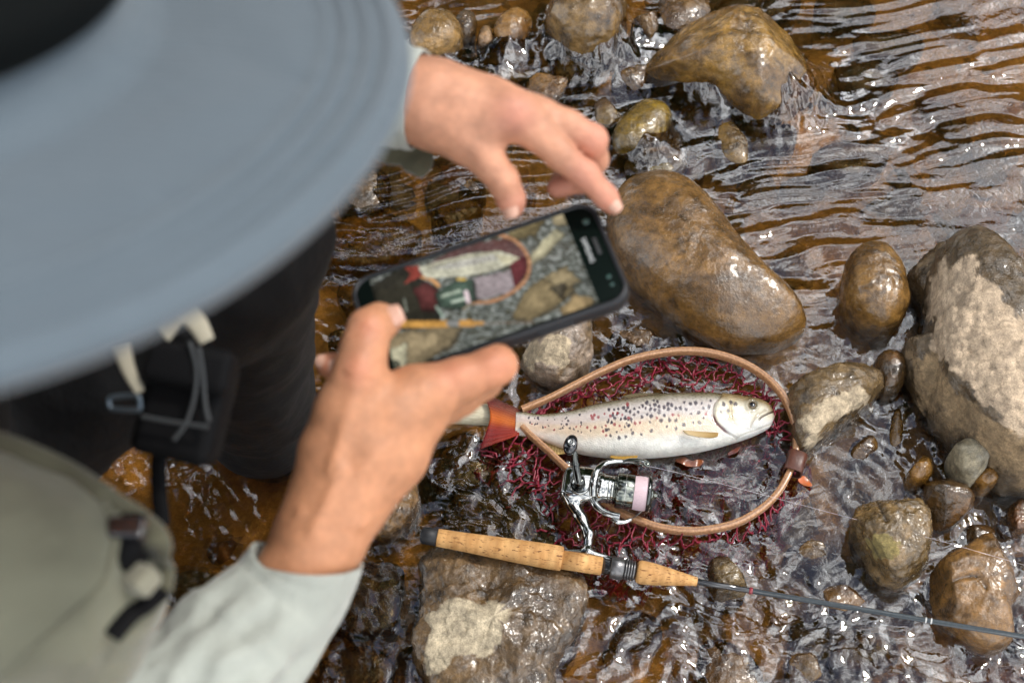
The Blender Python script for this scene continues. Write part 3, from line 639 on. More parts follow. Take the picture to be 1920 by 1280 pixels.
hoop_px = [(978,768),(1030,747),(1080,722),(1129,698),(1179,678),(1232,666),(1285,661),(1338,666),(1391,683),(1434,709),(1466,742),(1486,782),(1493,824),(1486,870),(1462,918),(1427,953),(1374,981),(1303,993),(1242,987),(1196,972),(1150,950),(1105,915),(1058,872),(1030,846),(1002,822),(978,800)]
HZ = .016
hoop_w = np.array([W(x, y, HZ) for x, y in hoop_px])
hc = hoop_w.mean(0)
net = empty('landing_net', W(985, 785, 0), 'wooden landing net with crimson mesh lying in the water under the trout', 'landing net')
hp = catmull(hoop_w, 200); hp[:, 2] += .003*np.sin(np.linspace(0, math.pi*2, 200))
# laminated strip: rounded rectangular section with two glue lines as grooves
sec = []
for k in range(24):
    a = 2*math.pi*k/24; cx = math.copysign(abs(math.cos(a))**.55, math.cos(a)); sy = math.copysign(abs(math.sin(a))**.55, math.sin(a)); sec.append((cx, sy))
sec = np.array(sec); tg = np.gradient(hp, axis=0); Vh = []; Ch = []
for k in range(200):
    t, s, u = frame(tg[k]); wd = .0027+.0006*math.sin(math.pi*k/199); ht = .0050
    Vh.append(hp[k]+sec[:, :1]*wd*s+sec[:, 1:]*ht*u)
    e = np.abs(np.abs(sec[:, 0])-.33) < .14
    lam = np.where(np.abs(sec[:, 0]) < .4, .66, 1.08); Ch.append(np.repeat((lam*(1-.25*e))[:, None], 3, 1))
hoop = mk('hoop', np.concatenate(Vh), grid_faces(200, 24), M_HOOP, net, True, np.concatenate(Ch))
# handle
hA, hB = W(992, 786, -.002), W(770, 766, .004)
prof = [(0, .0035), (.01, .0075), (.028, .0105), (.036, .0112), (.055, .0118), (.085, .0112), (.11, .0118), (.118, .010), (.12, .002)]
v, f = lathe(hA, hB-hA, prof, 24); hd = mk('handle', v, f, M_HANDLE, net, True, np.ones((len(v), 3)))
# leather collar round the hoop
M_LEATH = simple('brown_leather', (.085, .028, .016), .38, bump=((300, .4, .0006, 4),), var=.3, vscale=200)
k = int(np.argmin(np.linalg.norm(hp-W(1481, 868, HZ), axis=1))); t, s, u = frame(tg[k])
col_s = np.array([(math.copysign(abs(math.cos(a))**.6, math.cos(a)), math.copysign(abs(math.sin(a))**.6, math.sin(a))) for a in np.linspace(0, 2*math.pi, 28, endpoint=False)])
Vc = []
so = s*np.sign((hp[k]-hc) @ s)*.0022
for dl, gr in ((-.0104, .0008), (-.0108, .0020), (-.0100, .0027), (0, .0023), (.0100, .0027), (.0108, .0020), (.0104, .0008)):
    Vc.append(hp[k]+so+t*dl+col_s[:, :1]*(.0068+gr)*s+col_s[:, 1:]*(.0062+gr)*u)
Vc = np.concatenate(Vc); lc = mk('leather_collar', Vc, grid_faces(7, 28), M_LEATH, net)
# mesh bag: hexagon cells of wobbly cord hanging from the hoop
def netting():
    rnd = np.random.default_rng(9); nu, nv = 66, 17
    loop = catmull(hoop_w, nu*8, False); seg = np.r_[0, np.cumsum(np.linalg.norm(np.diff(loop, axis=0), axis=1))]
    cl = lambda u: np.stack([np.interp((u % 1)*seg[-1], seg, loop[:, d]) for d in range(3)], -1)
    def pos(u, v):
        a = cl(u)
        sag = np.array([-.020, -.030, 0]); kx = 1.0+.16*np.sin(math.pi*np.minimum(v*1.5, 1))-1.06*np.maximum(v-.28, 0)**1.05
        side = (a[:, 0] < hc[0])*1.0
        p = hc+(a-hc)*kx[:, None]+sag*np.sin(math.pi*np.minimum(v*1.1, 1))[:, None]*(.7+.9*side)[:, None]
        inn = (a[:, 1] > hc[1])*sstep(-.10, .1, a[:, 0]-hc[0]); p += (hc-a)*(.30*inn*np.sin(math.pi*np.minimum(v*1.6, 1)))[:, None]
        lr = sstep(.02, -.04, a[:, 1]-hc[1])*sstep(-.06, .03, a[:, 0]-hc[0]); z = HZ-.004-.042*(1-np.exp(-v*(2.1+5.5*lr))); p[:, 2] = z
        q = np.stack([u*31, v*11, 0*u], -1)
        am = .0055+.010*np.minimum(v*3, 1)
        p += np.stack([noise3(q, 1), noise3(q, 2), .6*noise3(q, 3)], -1)*am[:, None]*1.6
        p[:, 2] = np.maximum(p[:, 2], bed_h(p)+.004)
        return p
    edges = []
    for j in range(nv):
        for i in range(nu):
            o = .5*(j % 2)
            edges.append(((i+o)/nu, j/nv, (i+o)/nu, (j+.42)/nv))
            edges.append(((i+o)/nu, (j+.42)/nv, (i+o+.5)/nu, (j+1)/nv)); edges.append(((i+o)/nu, (j+.42)/nv, (i+o-.5)/nu, (j+1)/nv))
    e = np.array(edges); ns = 5; V = []; F = []; n = 0
    T = np.linspace(0, 1, ns); U = e[:, :1]+(e[:, 2:3]-e[:, :1])*T; VV = e[:, 1:2]+(e[:, 3:4]-e[:, 1:2])*T
    pp = pos(U.ravel(), VV.ravel()).reshape(len(e), ns, 3)
    pp[:, 1:-1] += rnd.normal(0, .0011, (len(e), ns-2, 3))
    tang = np.gradient(pp, axis=1); tang /= np.maximum(np.linalg.norm(tang, axis=2, keepdims=True), 1e-9)
    up = np.zeros_like(tang); up[..., 2] = 1; s = np.cross(up, tang); s /= np.maximum(np.linalg.norm(s, axis=2, keepdims=True), 1e-9); u2 = np.cross(tang, s)
    ang = np.arange(5)*2*math.pi/5; R = .00095
    ring = pp[:, :, None, :]+R*(np.cos(ang)[:, None]*s[:, :, None, :]+np.sin(ang)[:, None]*u2[:, :, None, :])
    V = ring.reshape(-1, 3); base = (np.arange(len(e))*ns*5)[:, None, None]; gf = grid_faces(ns, 5)[None]
    F = (gf+base).reshape(-1, 4)
    return V, F
M_NET = simple('crimson_cord', (.20, .006, .022), .36, var=.3, vscale=150, spec=.6)
v, f = netting(); nm = mk('netting', v, f, M_NET, net); nm['kind'] = 'stuff'
# ------------------------------------------------------------------ brown trout
def trout():
    root = empty('brown_trout', W(1210, 800, 0), 'spotted brown trout lying on its side in the wooden net', 'fish')
    top = np.array([(968,768),(982,772),(1009,777),(1037,776),(1072,771),(1108,762),(1143,755),(1179,750),(1214,744),(1267,740),(1320,739),(1356,741),(1391,745),(1420,749),(1438,756),(1448,768),(1452,778)], float)
    bot = np.array([(966,815),(980,817),(1003,821),(1026,829),(1055,839),(1087,849),(1118,854),(1143,856),(1180,857),(1232,855),(1285,849),(1330,841),(1368,831),(1400,821),(1425,811),(1444,800),(1452,782)], float)
    n, m = 420, 150; T = catmull(top, n); B = catmull(bot, n)
    z0 = .012; Tw = np.array([W(x, y, z0) for x, y in T]); Bw = np.array([W(x, y, z0) for x, y in B])
    c = (Tw+Bw)/2; h = (Tw-Bw)/2; hl = np.linalg.norm(h, axis=1)
    s = np.linspace(0, 1, n); flat = np.interp(s, [0, .06, .2, .5, .8, .93, 1], [.30, .40, .56, .60, .58, .62, .6])
    a = np.linspace(0, 2*math.pi, m, endpoint=False)
    ca, sa = np.cos(a), np.sin(a)
    p = c[:, None, :]+h[:, None, :]*ca[None, :, None]; p[:, :, 2] += (hl*flat)[:, None]*np.sign(sa)*np.abs(sa)**.9
    p = p.reshape(-1, 3); px = proj(p); upper = np.tile(sa > 0, n); vv = np.tile(ca, n); ss = np.repeat(s, m)
    # head relief: the gill cover stands a little proud behind its curved edge
    def arc(pts): return np.array(pts, float)
    gill = catmull(arc([(1352,743),(1341,757),(1338,772),(1341,788),(1352,800),(1366,812),(1382,822)]), 60)
    gx = np.interp(px[:, 1], gill[:, 1], gill[:, 0]); hd = px[:, 0]-gx
    p[:, 2] += np.where(upper, .0014*sstep(-1, 5, hd)*sstep(60, 5, hd)-.0005*sstep(-7, -1, hd)*sstep(2, -1, hd), 0)
    pre = catmull(arc([(1372,752),(1370,770),(1374,790),(1392,806),(1414,803)]), 50)
    def dline(L):
        d = np.full(len(px), 1e9)
        for i in range(len(L)-1):
            A, b = L[i], L[i+1]; ab = b-A; t = np.clip(((px-A) @ ab)/(ab @ ab), 0, 1); d = np.minimum(d, np.linalg.norm(px-A-t[:, None]*ab, axis=1))
        return d
    mouth = catmull(arc([(1456,770),(1446,772),(1437,776),(1428,781),(1424,785)]), 40)
    maxil = catmull(arc([(1408,800),(1412,788),(1422,776),(1436,768)]), 40)
    jaw = catmull(arc([(1380,822),(1400,812),(1425,803),(1446,794)]), 40)
    dm, dx, dp, dj = dline(mouth), dline(maxil), dline(pre), dline(jaw)
    p[:, 2] -= np.where(upper, .0022*np.exp(-(dm/1.8)**2)+.0010*np.exp(-(dx/2.2)**2)+.0007*np.exp(-(dp/2.5)**2)+.0008*np.exp(-(dj/2.2)**2), 0)
    ed = np.linalg.norm(px-np.array([1411, 759]), axis=1)
    p[:, 2] += np.where(upper, .0010*np.exp(-((ed-11)/3.0)**2)-.0012*sstep(9, 6, ed), 0)
    # colour of the skin
    nA = fbm3(p*60, 3, 4); nB = fbm3(p*230, 5, 3)
    v = vv+.10*nA
    c0 = np.zeros((len(p), 3)); c0[:] = (.80, .78, .70)
    c0 = mixc(c0, (.68, .47, .27), sstep(-.85, -.40, v)*.68)
    c0 = mixc(c0, (.60, .55, .54), sstep(-.25, .10, v)*.85)
    c0 = mixc(c0, (.42, .38, .30), sstep(.35, .72, v))
    c0 = mixc(c0, (.13, .115, .055), sstep(.50, .90, v))
    c0 = mixc(c0, (.80, .78, .72), .6*sstep(-.55, -.8, v)); c0 = mixc(c0, (.66, .46, .36), .45*sstep(.45, .1, ss)*sstep(.6, .1, v))
    c0 = c0*(1+.16*nB[:, None]+.10*nA[:, None])
    # fine dark pepper on the back
    pep = sstep(.20, .42, fbm3(p*520, 9, 2))*sstep(.25, .75, v)*.55; c0 = mixc(c0, (.06, .05, .03), pep)
    # head
    hm = sstep(-1.5, 2.5, hd)
    hcol = np.zeros_like(c0); hcol[:] = (.72, .66, .52)
    hcol = mixc(hcol, (.24, .17, .075), sstep(.30, .75, v)); hcol = mixc(hcol, (.14, .11, .06), 1.0*np.exp(-(ed/12)**2)); hcol = mixc(hcol, (.52, .40, .20), .6*np.exp(-(dp/9)**2))
    hcol = mixc(hcol, (.78, .77, .72), sstep(-.2, -.7, v)); hcol = mixc(hcol, (.30, .20, .09), .7*sstep(1425, 1450, px[:, 0])*sstep(-.1, .4, v))
    hcol = hcol*(1+.18*nA[:, None]+.1*nB[:, None]); c0 = mixc(c0, hcol, hm)
    gd = np.abs(hd+1.2); c0 = mixc(c0, (.10, .015, .015), sstep(5.0, 2.0, gd)*sstep(770, 784, px[:, 1])*sstep(818, 806, px[:, 1]))
    c0 = mixc(c0, (.22, .17, .12), .45*sstep(2.5, .8, gd)*sstep(748, 756, px[:, 1])*sstep(800, 770, px[:, 1]))
    c0 = mixc(c0, (.07, .04, .03), sstep(2.4, .8, dm)*.9); c0 = mixc(c0, (.30, .22, .12), .55*np.exp(-(dx/1.6)**2)); c0 = mixc(c0, (.45, .40, .33), .6*np.exp(-(dj/1.6)**2))
    # spots (photo pixels, radius, red)
    Z = lambda L, r, k: [(1100+x/5.053, 720+y/5.053, r, k) for x, y in L]
    S = Z([(350,225),(410,262),(450,232),(500,222),(490,262),(560,228),(605,236),(645,240),(685,210),(685,262),(735,220),(775,235),(845,228),(805,195),(890,228),(945,240),(985,185),(1035,178),(925,172),(1175,155),(1105,228),(1160,215),(525,308),(575,285),(612,302),(400,392),(420,330),(325,330),(265,322),(705,345),(735,295),(785,340),(845,345),(990,280),(1060,270),(760,400),(848,420),(920,385),(1010,362),(1068,362),(1105,318),(372,495),(308,508),(435,465),(517,475),(610,440),(600,355),(228,490),(390,215),(295,275),(635,155),(670,165),(770,188),(600,200),(645,195),(1090,180),(570,175),(530,205),(300,235),(260,240),(210,240),(375,250)], 2.3, 0)
    S += Z([(505,368),(665,322),(312,395),(182,392),(152,445),(815,290),(870,298),(110,312),(170,280),(45,300),(250,272),(5,412),(80,410),(185,485),(1130,280),(458,370)], 1.9, 1)
    S += Z([(1295,195),(1365,175),(1410,190)], 2.8, 0)+Z([(1325,315),(1270,270),(1340,255)], 2.0, 2)
    rnd = np.random.default_rng(4)
    for _ in range(70):
        x = rnd.uniform(990, 1190); f_ = (x-966)/486; yt = np.interp(x, T[:, 0], T[:, 1]); yb = np.interp(x, B[:, 0], B[:, 1])
        S.append((x, yt+(yb-yt)*rnd.uniform(.06, .55), rnd.uniform(1.0, 1.7)+.5*(x > 1100), int(rnd.random() < .30)))
    wob = .45*fbm3(p*900, 12, 2)
    for (x, y, r, kd) in S:
        r = r*rnd.uniform(.75, 1.3)
        d = np.hypot((px[:, 0]-x)*1.15, px[:, 1]-y)/(r*1.45)+wob; ms = upper
        if kd != 2: c0 = mixc(c0, np.minimum(c0*1.18+.03, 1), .5*sstep(2.2, 1.3, d)*ms)
        c0 = mixc(c0, [(.035, .025, .045), (.30, .035, .045), (.16, .15, .15)][kd], .90*sstep(1.25, .75, d)*ms)
    # lateral line
    ll = np.abs(vv-.08-.05*np.sin(ss*5)); c0 = mixc(c0, (.40, .33, .30), .35*sstep(.022, .008, ll)*sstep(.78, .70, ss))
    m_, nt, b, out = new_mat('trout_skin'); at = N(nt, 'ShaderNodeAttribute', attribute_name='Col'); nt.links.new(at.outputs['Color'], b.inputs['Base Color'])
    b.inputs['Roughness'].default_value = .27; b.inputs['Specular IOR Level'].default_value = .55; b.inputs['Coat Weight'].default_value = .7; b.inputs['Coat Roughness'].default_value = .07
    b.inputs['Subsurface Weight'].default_value = .12; b.inputs['Subsurface Radius'].default_value = (.006, .003, .002); b.inputs['Subsurface Scale'].default_value = .5
    tcn = N(nt, 'ShaderNodeTexCoord'); mp = N(nt, 'ShaderNodeMapping'); mp.inputs['Scale'].default_value = (620, 900, 620); nt.links.new(tcn.outputs['Object'], mp.inputs['Vector'])
    vo = N(nt, 'ShaderNodeTexVoronoi', Scale=1.0); nt.links.new(mp.outputs[0], vo.inputs['Vector'])
    bp = N(nt, 'ShaderNodeBump', Strength=.55, Distance=.0005); nt.links.new(vo.outputs['Distance'], bp.inputs['Height']); nt.links.new(bp.outputs['Normal'], b.inputs['Normal'])
    F = [tuple(q) for q in grid_faces(n, m)]+[tuple(range(m-1, -1, -1)), tuple((n-1)*m+j for j in range(m))]
    mk('body', p, F, m_, root, True, np.clip(c0*.82, .005, .95))
    # eye
    def topz(x, y):
        d = np.linalg.norm(px-np.array([x, y]), axis=1)+np.where(upper, 0, 1e6); return p[int(np.argmin(d))]
    e = topz(1411, 759); v_, f_ = ellipsoid(e-np.array([0, 0, .0014]), np.eye(3), (.0047, .0047, .0042), 28, 18)
    dd = np.hypot(v_[:, 0]-e[0], v_[:, 1]-e[1]); ec = np.zeros((len(v_), 3)); ec[:] = (.17, .115, .05)
    ec = mixc(ec, (.05, .04, .025), sstep(.0035, .0040, dd)); ec = mixc(ec, (.004, .004, .006), sstep(.0030, .0027, dd))
    eye = mk('eye', v_, f_, simple('fish_eye', (1, 1, 1), .04, coat=1.0, attr=True), root, True, ec)
    # fins
    def fin(name, rootpts, tippts, cA, cB, nr, thick=.0006, alpha=1.0, wav=.0006, seed=0, z0=.012, dz=.0):
        A = catmull(np.array([W(x, y, z0) for x, y in rootpts]), nr*4); Bq = catmull(np.array([W(x, y, z0+dz) for x, y in tippts]), nr*4)
        k = 14; t = np.linspace(0, 1, k)[None, :, None]; g = A[:, None, :]*(1-t)+Bq[:, None, :]*t
        ray = np.cos(np.linspace(0, nr*2*math.pi, nr*4))[:, None]
        g[:, :, 2] += wav*ray*np.linspace(1, .5, k)[None]+.0010*noise3(np.stack([g[:, :, 0]*90, g[:, :, 1]*90, 0*g[:, :, 0]], -1), seed)
        up_ = g.copy(); up_[:, :, 2] += thick; lo_ = g.copy(); lo_[:, :, 2] -= thick
        cA = np.asarray(cA, float); tt = np.clip(np.linspace(0, 1, k)[None]+0*ray, 0, 1)
        col = (mixc(cA, cB, tt) if cA.ndim == 1 else catmull(cA, nr*4)[:, None, :]*(1-tt[..., None])+catmull(np.asarray(cB, float), nr*4)[:, None, :]*tt[..., None])*(1+.10*ray)[..., None]
        V = np.concatenate([up_.reshape(-1, 3), lo_.reshape(-1, 3)]); nn = nr*4; f1 = grid_faces(nn, k, False); f2 = f1[:, ::-1]+nn*k
        rim = list(range(k))+[i*k+k-1 for i in range(1, nn)]+[(nn-1)*k+j for j in range(k-2, -1, -1)]+[i*k for i in range(nn-2, 0, -1)]
        sd = [(rim[i], rim[i-1], rim[i-1]+nn*k, rim[i]+nn*k) for i in range(len(rim))]
        mt = fin_mat(name+'_membrane', alpha)
        return mk(name, V, [tuple(q) for q in f1]+[tuple(q) for q in f2]+sd, mt, root, True, np.clip(np.concatenate([col.reshape(-1, 3)]*2), .003, .9))
    def fin_mat(nm_, alpha):
        m2, nt, b, out = new_mat(nm_); at = N(nt, 'ShaderNodeAttribute', attribute_name='Col'); nt.links.new(at.outputs['Color'], b.inputs['Base Color'])
        b.inputs['Roughness'].default_value = .5; b.inputs['Specular IOR Level'].default_value = .15; b.inputs['Alpha'].default_value = alpha
        return m2
    tl = fin('tail_fin', [(978,770),(976,783),(974,797),(973,806),(974,815)], [(901,734),(914,757),(919,781),(914,802),(899,842)], [(.12,.04,.03),(.28,.07,.03),(.48,.13,.03),(.28,.04,.02),(.32,.035,.015)], [(.045,.012,.012),(.14,.022,.016),(.48,.10,.014),(.20,.018,.012),(.10,.011,.011)], 16, alpha=.80, seed=3, dz=.004, z0=.014, wav=.0003)
    pc = fin('pectoral_fin', [(1347,812),(1345,818),(1335,820)], [(1280,807),(1290,815),(1312,820)], (.40, .26, .09), (.55, .42, .24), 7, thick=.0005, z0=.034, dz=.0005)
    pv = fin('pelvic_fin', [(1152,851),(1172,852),(1198,850)], [(1143,857),(1166,862),(1194,859)], (.38, .23, .05), (.36, .20, .03), 8, z0=.014, wav=.00015)
    af = fin('anal_fin', [(1022,829),(1042,837),(1058,841)], [(1020,842),(1040,852),(1062,850)], (.55, .42, .2), (.5, .34, .12), 8, z0=.006)
    ad = fin('dorsal_fin', [(1183,749),(1215,744),(1245,741)], [(1165,743),(1195,737),(1232,737)], (.16, .13, .07), (.12, .09, .05), 9, z0=.008)
    return root
trout()

# ------------------------------------------------------------------ fishing rod
M_CORK = None
def cork_mat():
    m, nt, b, out = new_mat('cork'); tcn = N(nt, 'ShaderNodeTexCoord')
    # object space: x runs along the grip
    def tex(sc, det, rough=.6, dist=0):
        mp = N(nt, 'ShaderNodeMapping'); mp.inputs['Scale'].default_value = sc; nt.links.new(tcn.outputs['Object'], mp.inputs['Vector'])
        t = N(nt, 'ShaderNodeTexNoise', Scale=1.0, Detail=det, Roughness=rough, Distortion=dist); nt.links.new(mp.outputs[0], t.inputs['Vector']); return t
    base = tex((150, 40, 40), 5); r = N(nt, 'ShaderNodeValToRGB'); r.color_ramp.elements[0].position = .3; r.color_ramp.elements[1].position = .7
    r.color_ramp.elements[0].color = (.42, .20, .062, 1); r.color_ramp.elements[1].color = (.66, .38, .15, 1); nt.links.new(base.outputs['Fac'], r.inputs['Fac'])
    ring = tex((75, 1, 1), 1); rr = N(nt, 'ShaderNodeMapRange'); rr.inputs['From Min'].default_value = .3; rr.inputs['From Max'].default_value = .7; rr.inputs['To Min'].default_value = .82; rr.inputs['To Max'].default_value = 1.12
    nt.links.new(ring.outputs['Fac'], rr.inputs['Value'])
    m1 = N(nt, 'ShaderNodeMix', data_type='RGBA', blend_type='MULTIPLY'); m1.inputs['Factor'].default_value = 1; nt.links.new(r.outputs['Color'], m1.inputs['A']); nt.links.new(rr.outputs[0], m1.inputs['B'])
    pit = tex((170, 620, 620), 3, .55, .3); pr = N(nt, 'ShaderNodeValToRGB'); pr.color_ramp.elements[0].position = .62; pr.color_ramp.elements[1].position = .66
    nt.links.new(pit.outputs['Fac'], pr.inputs['Fac'])
    dash = tex((95, 1300, 1300), 2, .5, .2); dr = N(nt, 'ShaderNodeValToRGB'); dr.color_ramp.elements[0].position = .64; dr.color_ramp.elements[1].position = .67
    nt.links.new(dash.outputs['Fac'], dr.inputs['Fac'])
    mxm = N(nt, 'ShaderNodeMath', operation='MAXIMUM'); nt.links.new(pr.outputs['Color'], mxm.inputs[0]); nt.links.new(dr.outputs['Color'], mxm.inputs[1])
    m2 = N(nt, 'ShaderNodeMix', data_type='RGBA'); m2.inputs['B'].default_value = (.15, .055, .018, 1); nt.links.new(mxm.outputs[0], m2.inputs['Factor']); nt.links.new(m1.outputs['Result'], m2.inputs['A'])
    nt.links.new(m2.outputs['Result'], b.inputs['Base Color']); b.inputs['Roughness'].default_value = .62; b.inputs['Specular IOR Level'].default_value = .3
    bp = N(nt, 'ShaderNodeBump', Strength=.5, Distance=.0006, invert=True); nt.links.new(mxm.outputs[0], bp.inputs['Height']); nt.links.new(bp.outputs['Normal'], b.inputs['Normal'])
    return m
M_CORK = cork_mat()
M_BLK = simple('black_foam_rubber', (.010, .010, .012), .55, bump=((500, .3, .0003, 2),))
M_SEAT = simple('grey_anodised_metal', (.17, .165, .165), .30, .85, bump=((900, .2, .0002, 2),))
M_CARB = simple('black_woven_carbon', (.02, .02, .022), .22, coat=.8)
M_BLANK = simple('slate_blue_lacquer', (.075, .09, .10), .15, coat=1.0, var=.15, vscale=400)
M_GLOSSB = simple('black_lacquer', (.006, .006, .008), .07, coat=1.0)
M_CHROME = simple('polished_chrome', (.46, .46, .44), .09, 1.0)
M_GUN = simple('gunmetal', (.20, .21, .185), .14, 1.0)
M_DKMET = simple('dark_polished_metal', (.10, .105, .10), .10, 1.0)
rA = W(789, 1002, .038); rB = W(1308, 1090, .028); rC = W(1925, 1194, .060)
rd = rB-rA; rl = np.linalg.norm(rd)
rod = empty('fishing_rod', W(1050, 1048, 0), 'spinning rod with cork grip and grey reel seat lying across wet stones', 'fishing rod')
def rodpart(name, prof, mat, parent, seg=36, start=rA, d=None, flat=None, eccent=0):
    """lathe along local x so the material can follow the grip"""
    d = rd if d is None else d
    t, s, u = frame(d); M = np.stack([t, s, u]); v, f = lathe((0, 0, 0), (1, 0, 0), prof, seg)
    if flat is not None: v[:, 1] = np.minimum(v[:, 1], flat)
    if eccent: v[:, 1] -= eccent
    o = mk(name, v, f, mat, None)
    me = Matrix(((t[0], s[0], u[0], start[0]), (t[1], s[1], u[1], start[1]), (t[2], s[2], u[2], start[2]), (0, 0, 0, 1)))
    if parent: o.parent = parent; o.matrix_parent_inverse = world_inv(parent)
    o.matrix_basis = me; return o
k_ = rl/527.0        # metres per photo pixel along the rod
def pr_(L): return [(d*k_, r*k_) for d, r in L]
rodpart('butt_cap', pr_([(0, 8), (1.5, 13), (5, 15.8), (14, 16.6), (31, 16.6), (32, 12)]), M_BLK, rod)
rodpart('rear_grip', pr_([(31.5, 12), (32, 16.4), (34, 17), (80, 18), (130, 20), (190, 22.2), (235, 23.4), (262, 23.6), (270, 23.0), (271, 20), (271.5, 14)]), M_CORK, rod)
rodpart('reel_seat_cork', pr_([(270, 12), (270.5, 18.6), (300, 18.2), (346, 17.4), (347, 12)]), M_CORK, rod, flat=14.0*k_, eccent=1.2*k_)
rodpart('reel_seat', pr_([(346, 12), (346.5, 14.2), (372, 14.2), (410, 14.2), (411, 12)]), M_CARB, rod)
hood = rodpart('seat_hood', pr_([(362, 14.5), (362.5, 20), (364, 21.3), (381, 21.3), (382, 20.6), (386, 20.6), (388, 18.5)]), M_SEAT, rod)
for q in range(4):
    rodpart('locking_ring', pr_([(388.5+5*q, 15), (389+5*q, 18.5+.8*(q == 1)), (390+5*q, 19.6+.8*(q == 1)), (392+5*q, 19.6+.8*(q == 1)), (393+5*q, 18.5)]), M_SEAT, rod)
rodpart('fore_grip', pr_([(411, 8), (411.5, 17), (414, 20.5), (419, 22), (428, 22), (445, 20.6), (480, 15.4), (518, 9.2), (524, 8.6), (526, 8), (526.5, 5)]), M_CORK, rod)
d2 = rC-rB; l2 = np.linalg.norm(d2)
rodpart('blank_base', [(-.004, .0030), (0, .0030), (.047, .00275), (.0475, .002)], M_GLOSSB, rod, 20, rB, d2)
rodpart('thread_wrap', [(.0465, .0028), (.047, .0031), (.049, .0031), (.0495, .0028)], simple('red_thread', (.25, .02, .03), .3, coat=.6), rod, 20, rB, d2)
rodpart('blank', [(.0490, .0020), (.0492, .00265), (l2+.9, .0011)], M_BLANK, rod, 20, rB, d2)
for q in (.199, .2035):
    rodpart('thread_ring', [(q, .0022), (q+.0003, .00265), (q+.0012, .00265), (q+.0015, .0022)], simple('pale_thread', (.6, .6, .58), .3), rod, 20, rB, d2)

# ------------------------------------------------------------------ spinning reel
reel = empty('fishing_reel', W(1105, 1035, .02), 'chrome spinning reel with pale pink line mounted on the rod, black handle knob', 'fishing reel')
RZ = .036
def R_(x, y, z=RZ): return W(x, y, z)
ra, rb_ = R_(1097, 911), R_(1232, 929); rax = (rb_-ra)/np.linalg.norm(rb_-ra); q_ = np.linalg.norm(rb_-ra)/136.2
def ralong(d, r): return (d*q_, r*q_)
_t, _s, _u = frame(rax)
# gear housing, stem and foot as one casting
def body_f(p):
    d = sd_box(p, R_(1085, 911, .030), np.stack([_t, _s, _u]), (.0165, .0175, .0105), .006)
    d = smax(d, (p-R_(1062, 935, .03)) @ (-(_t*.80-_s*-.60)*1.0)-.0035, .003) if False else d
    # cut the two slanting corners of the housing
    n1 = np.array(R_(1040, 945)-R_(1085, 905)); n1[2] = 0; n1 /= np.linalg.norm(n1); d = smax(d, (p-R_(1056, 936)) @ n1, .004)
    n2 = np.array(R_(1120, 960)-R_(1085, 905)); n2[2] = 0; n2 /= np.linalg.norm(n2); d = smax(d, (p-R_(1106, 940)) @ n2, .004)
    n3 = np.array(R_(1050, 868)-R_(1085, 911)); n3[2] = 0; n3 /= np.linalg.norm(n3); d = smax(d, (p-R_(1058, 880)) @ n3, .004)
    d = smin(d, sd_cone(p, R_(1094, 909, .030), R_(1122, 911, .030), .0155, .0135), .004)
    d = smin(d, sd_cone(p, R_(1070, 940, .030), R_(1089, 970, .028), .0068, .0052), .006)
    d = smin(d, sd_cone(p, R_(1089, 970, .028), R_(1103, 1000, .027), .0052, .0046), .004)
    d = smin(d, sd_cone(p, R_(1103, 1000, .027), R_(1102, 1034, .027), .0046, .0046), .004)
    d = smin(d, sd_cone(p, R_(1060, 1033, .028), R_(1102, 1036, .028), .0022, .0038), .004)
    d = smin(d, sd_cone(p, R_(1102, 1036, .028), R_(1156, 1050, .026), .0038, .0024), .004)
    return d
lo = np.min([R_(1030, 1060, 0), R_(1030, 860, 0), R_(1165, 1060, 0)], 0); hi = np.max([R_(1165, 860, .06), R_(1165, 1060, .06)], 0); lo[2] = .008; hi[2] = .056
v, f = nets(body_f, lo-.004, hi+.004, .0009); mk('reel_body', v, f, M_CHROME, reel)
# side plate cup under the handle
cup = R_(1087, 910, .0405)
def lat(c, prof, mat, name, par, ax=(0, 0, 1), seg=44):
    v, f = lathe(c, ax, prof, seg); return mk(name, v, f, mat, par)
lat(cup, [(-.004, .008), (-.004, .0098), (.0012, .0098), (.0024, .0092), (.0024, .0082), (.0008, .0078), (.0006, .0050)], M_CHROME, 'side_plate', reel)
lat(cup+np.array([0, 0, .0005]), [(0, .0076), (.0006, .0074), (.0010, .0050), (.0010, .001)], M_DKMET, 'plate_insert', reel)
# handle: boss, cranked arm, knob
G = Geo(); G.add(*lathe(cup, (0, 0, 1), [(0, .0056), (.006, .0052), (.010, .0046), (.012, .003), (.0122, .0005)], 24))
arm = catmull([R_(1086, 907, .050), R_(1082, 888, .053), R_(1079, 868, .058), R_(1077, 850, .066), R_(1073, 842, .070)], 30)
G.add(*tube(arm, np.linspace(.0040, .0026, 30), 14, flat=.8)); hnd = G.build('handle', M_DKMET, reel)
kc = R_(1070, 834, .076); ax1 = R_(1074, 820, .076)-R_(1066, 848, .076); ax1 /= np.linalg.norm(ax1); ax2 = np.cross((0, 0, 1), ax1)
v, f = ellipsoid(kc, np.stack([ax2, ax1, (0, 0, 1)]), (.0066, .0102, .0058), 32, 20, .8); kn = mk('knob', v, f, M_GLOSSB, hnd)
lat(kc+np.array([0, 0, .0050]), [(0, .0030), (.0011, .0030), (.0014, .0024), (.0008, .0022), (.0010, .0010), (.0011, .0002)], M_CHROME, 'knob_cap', hnd)
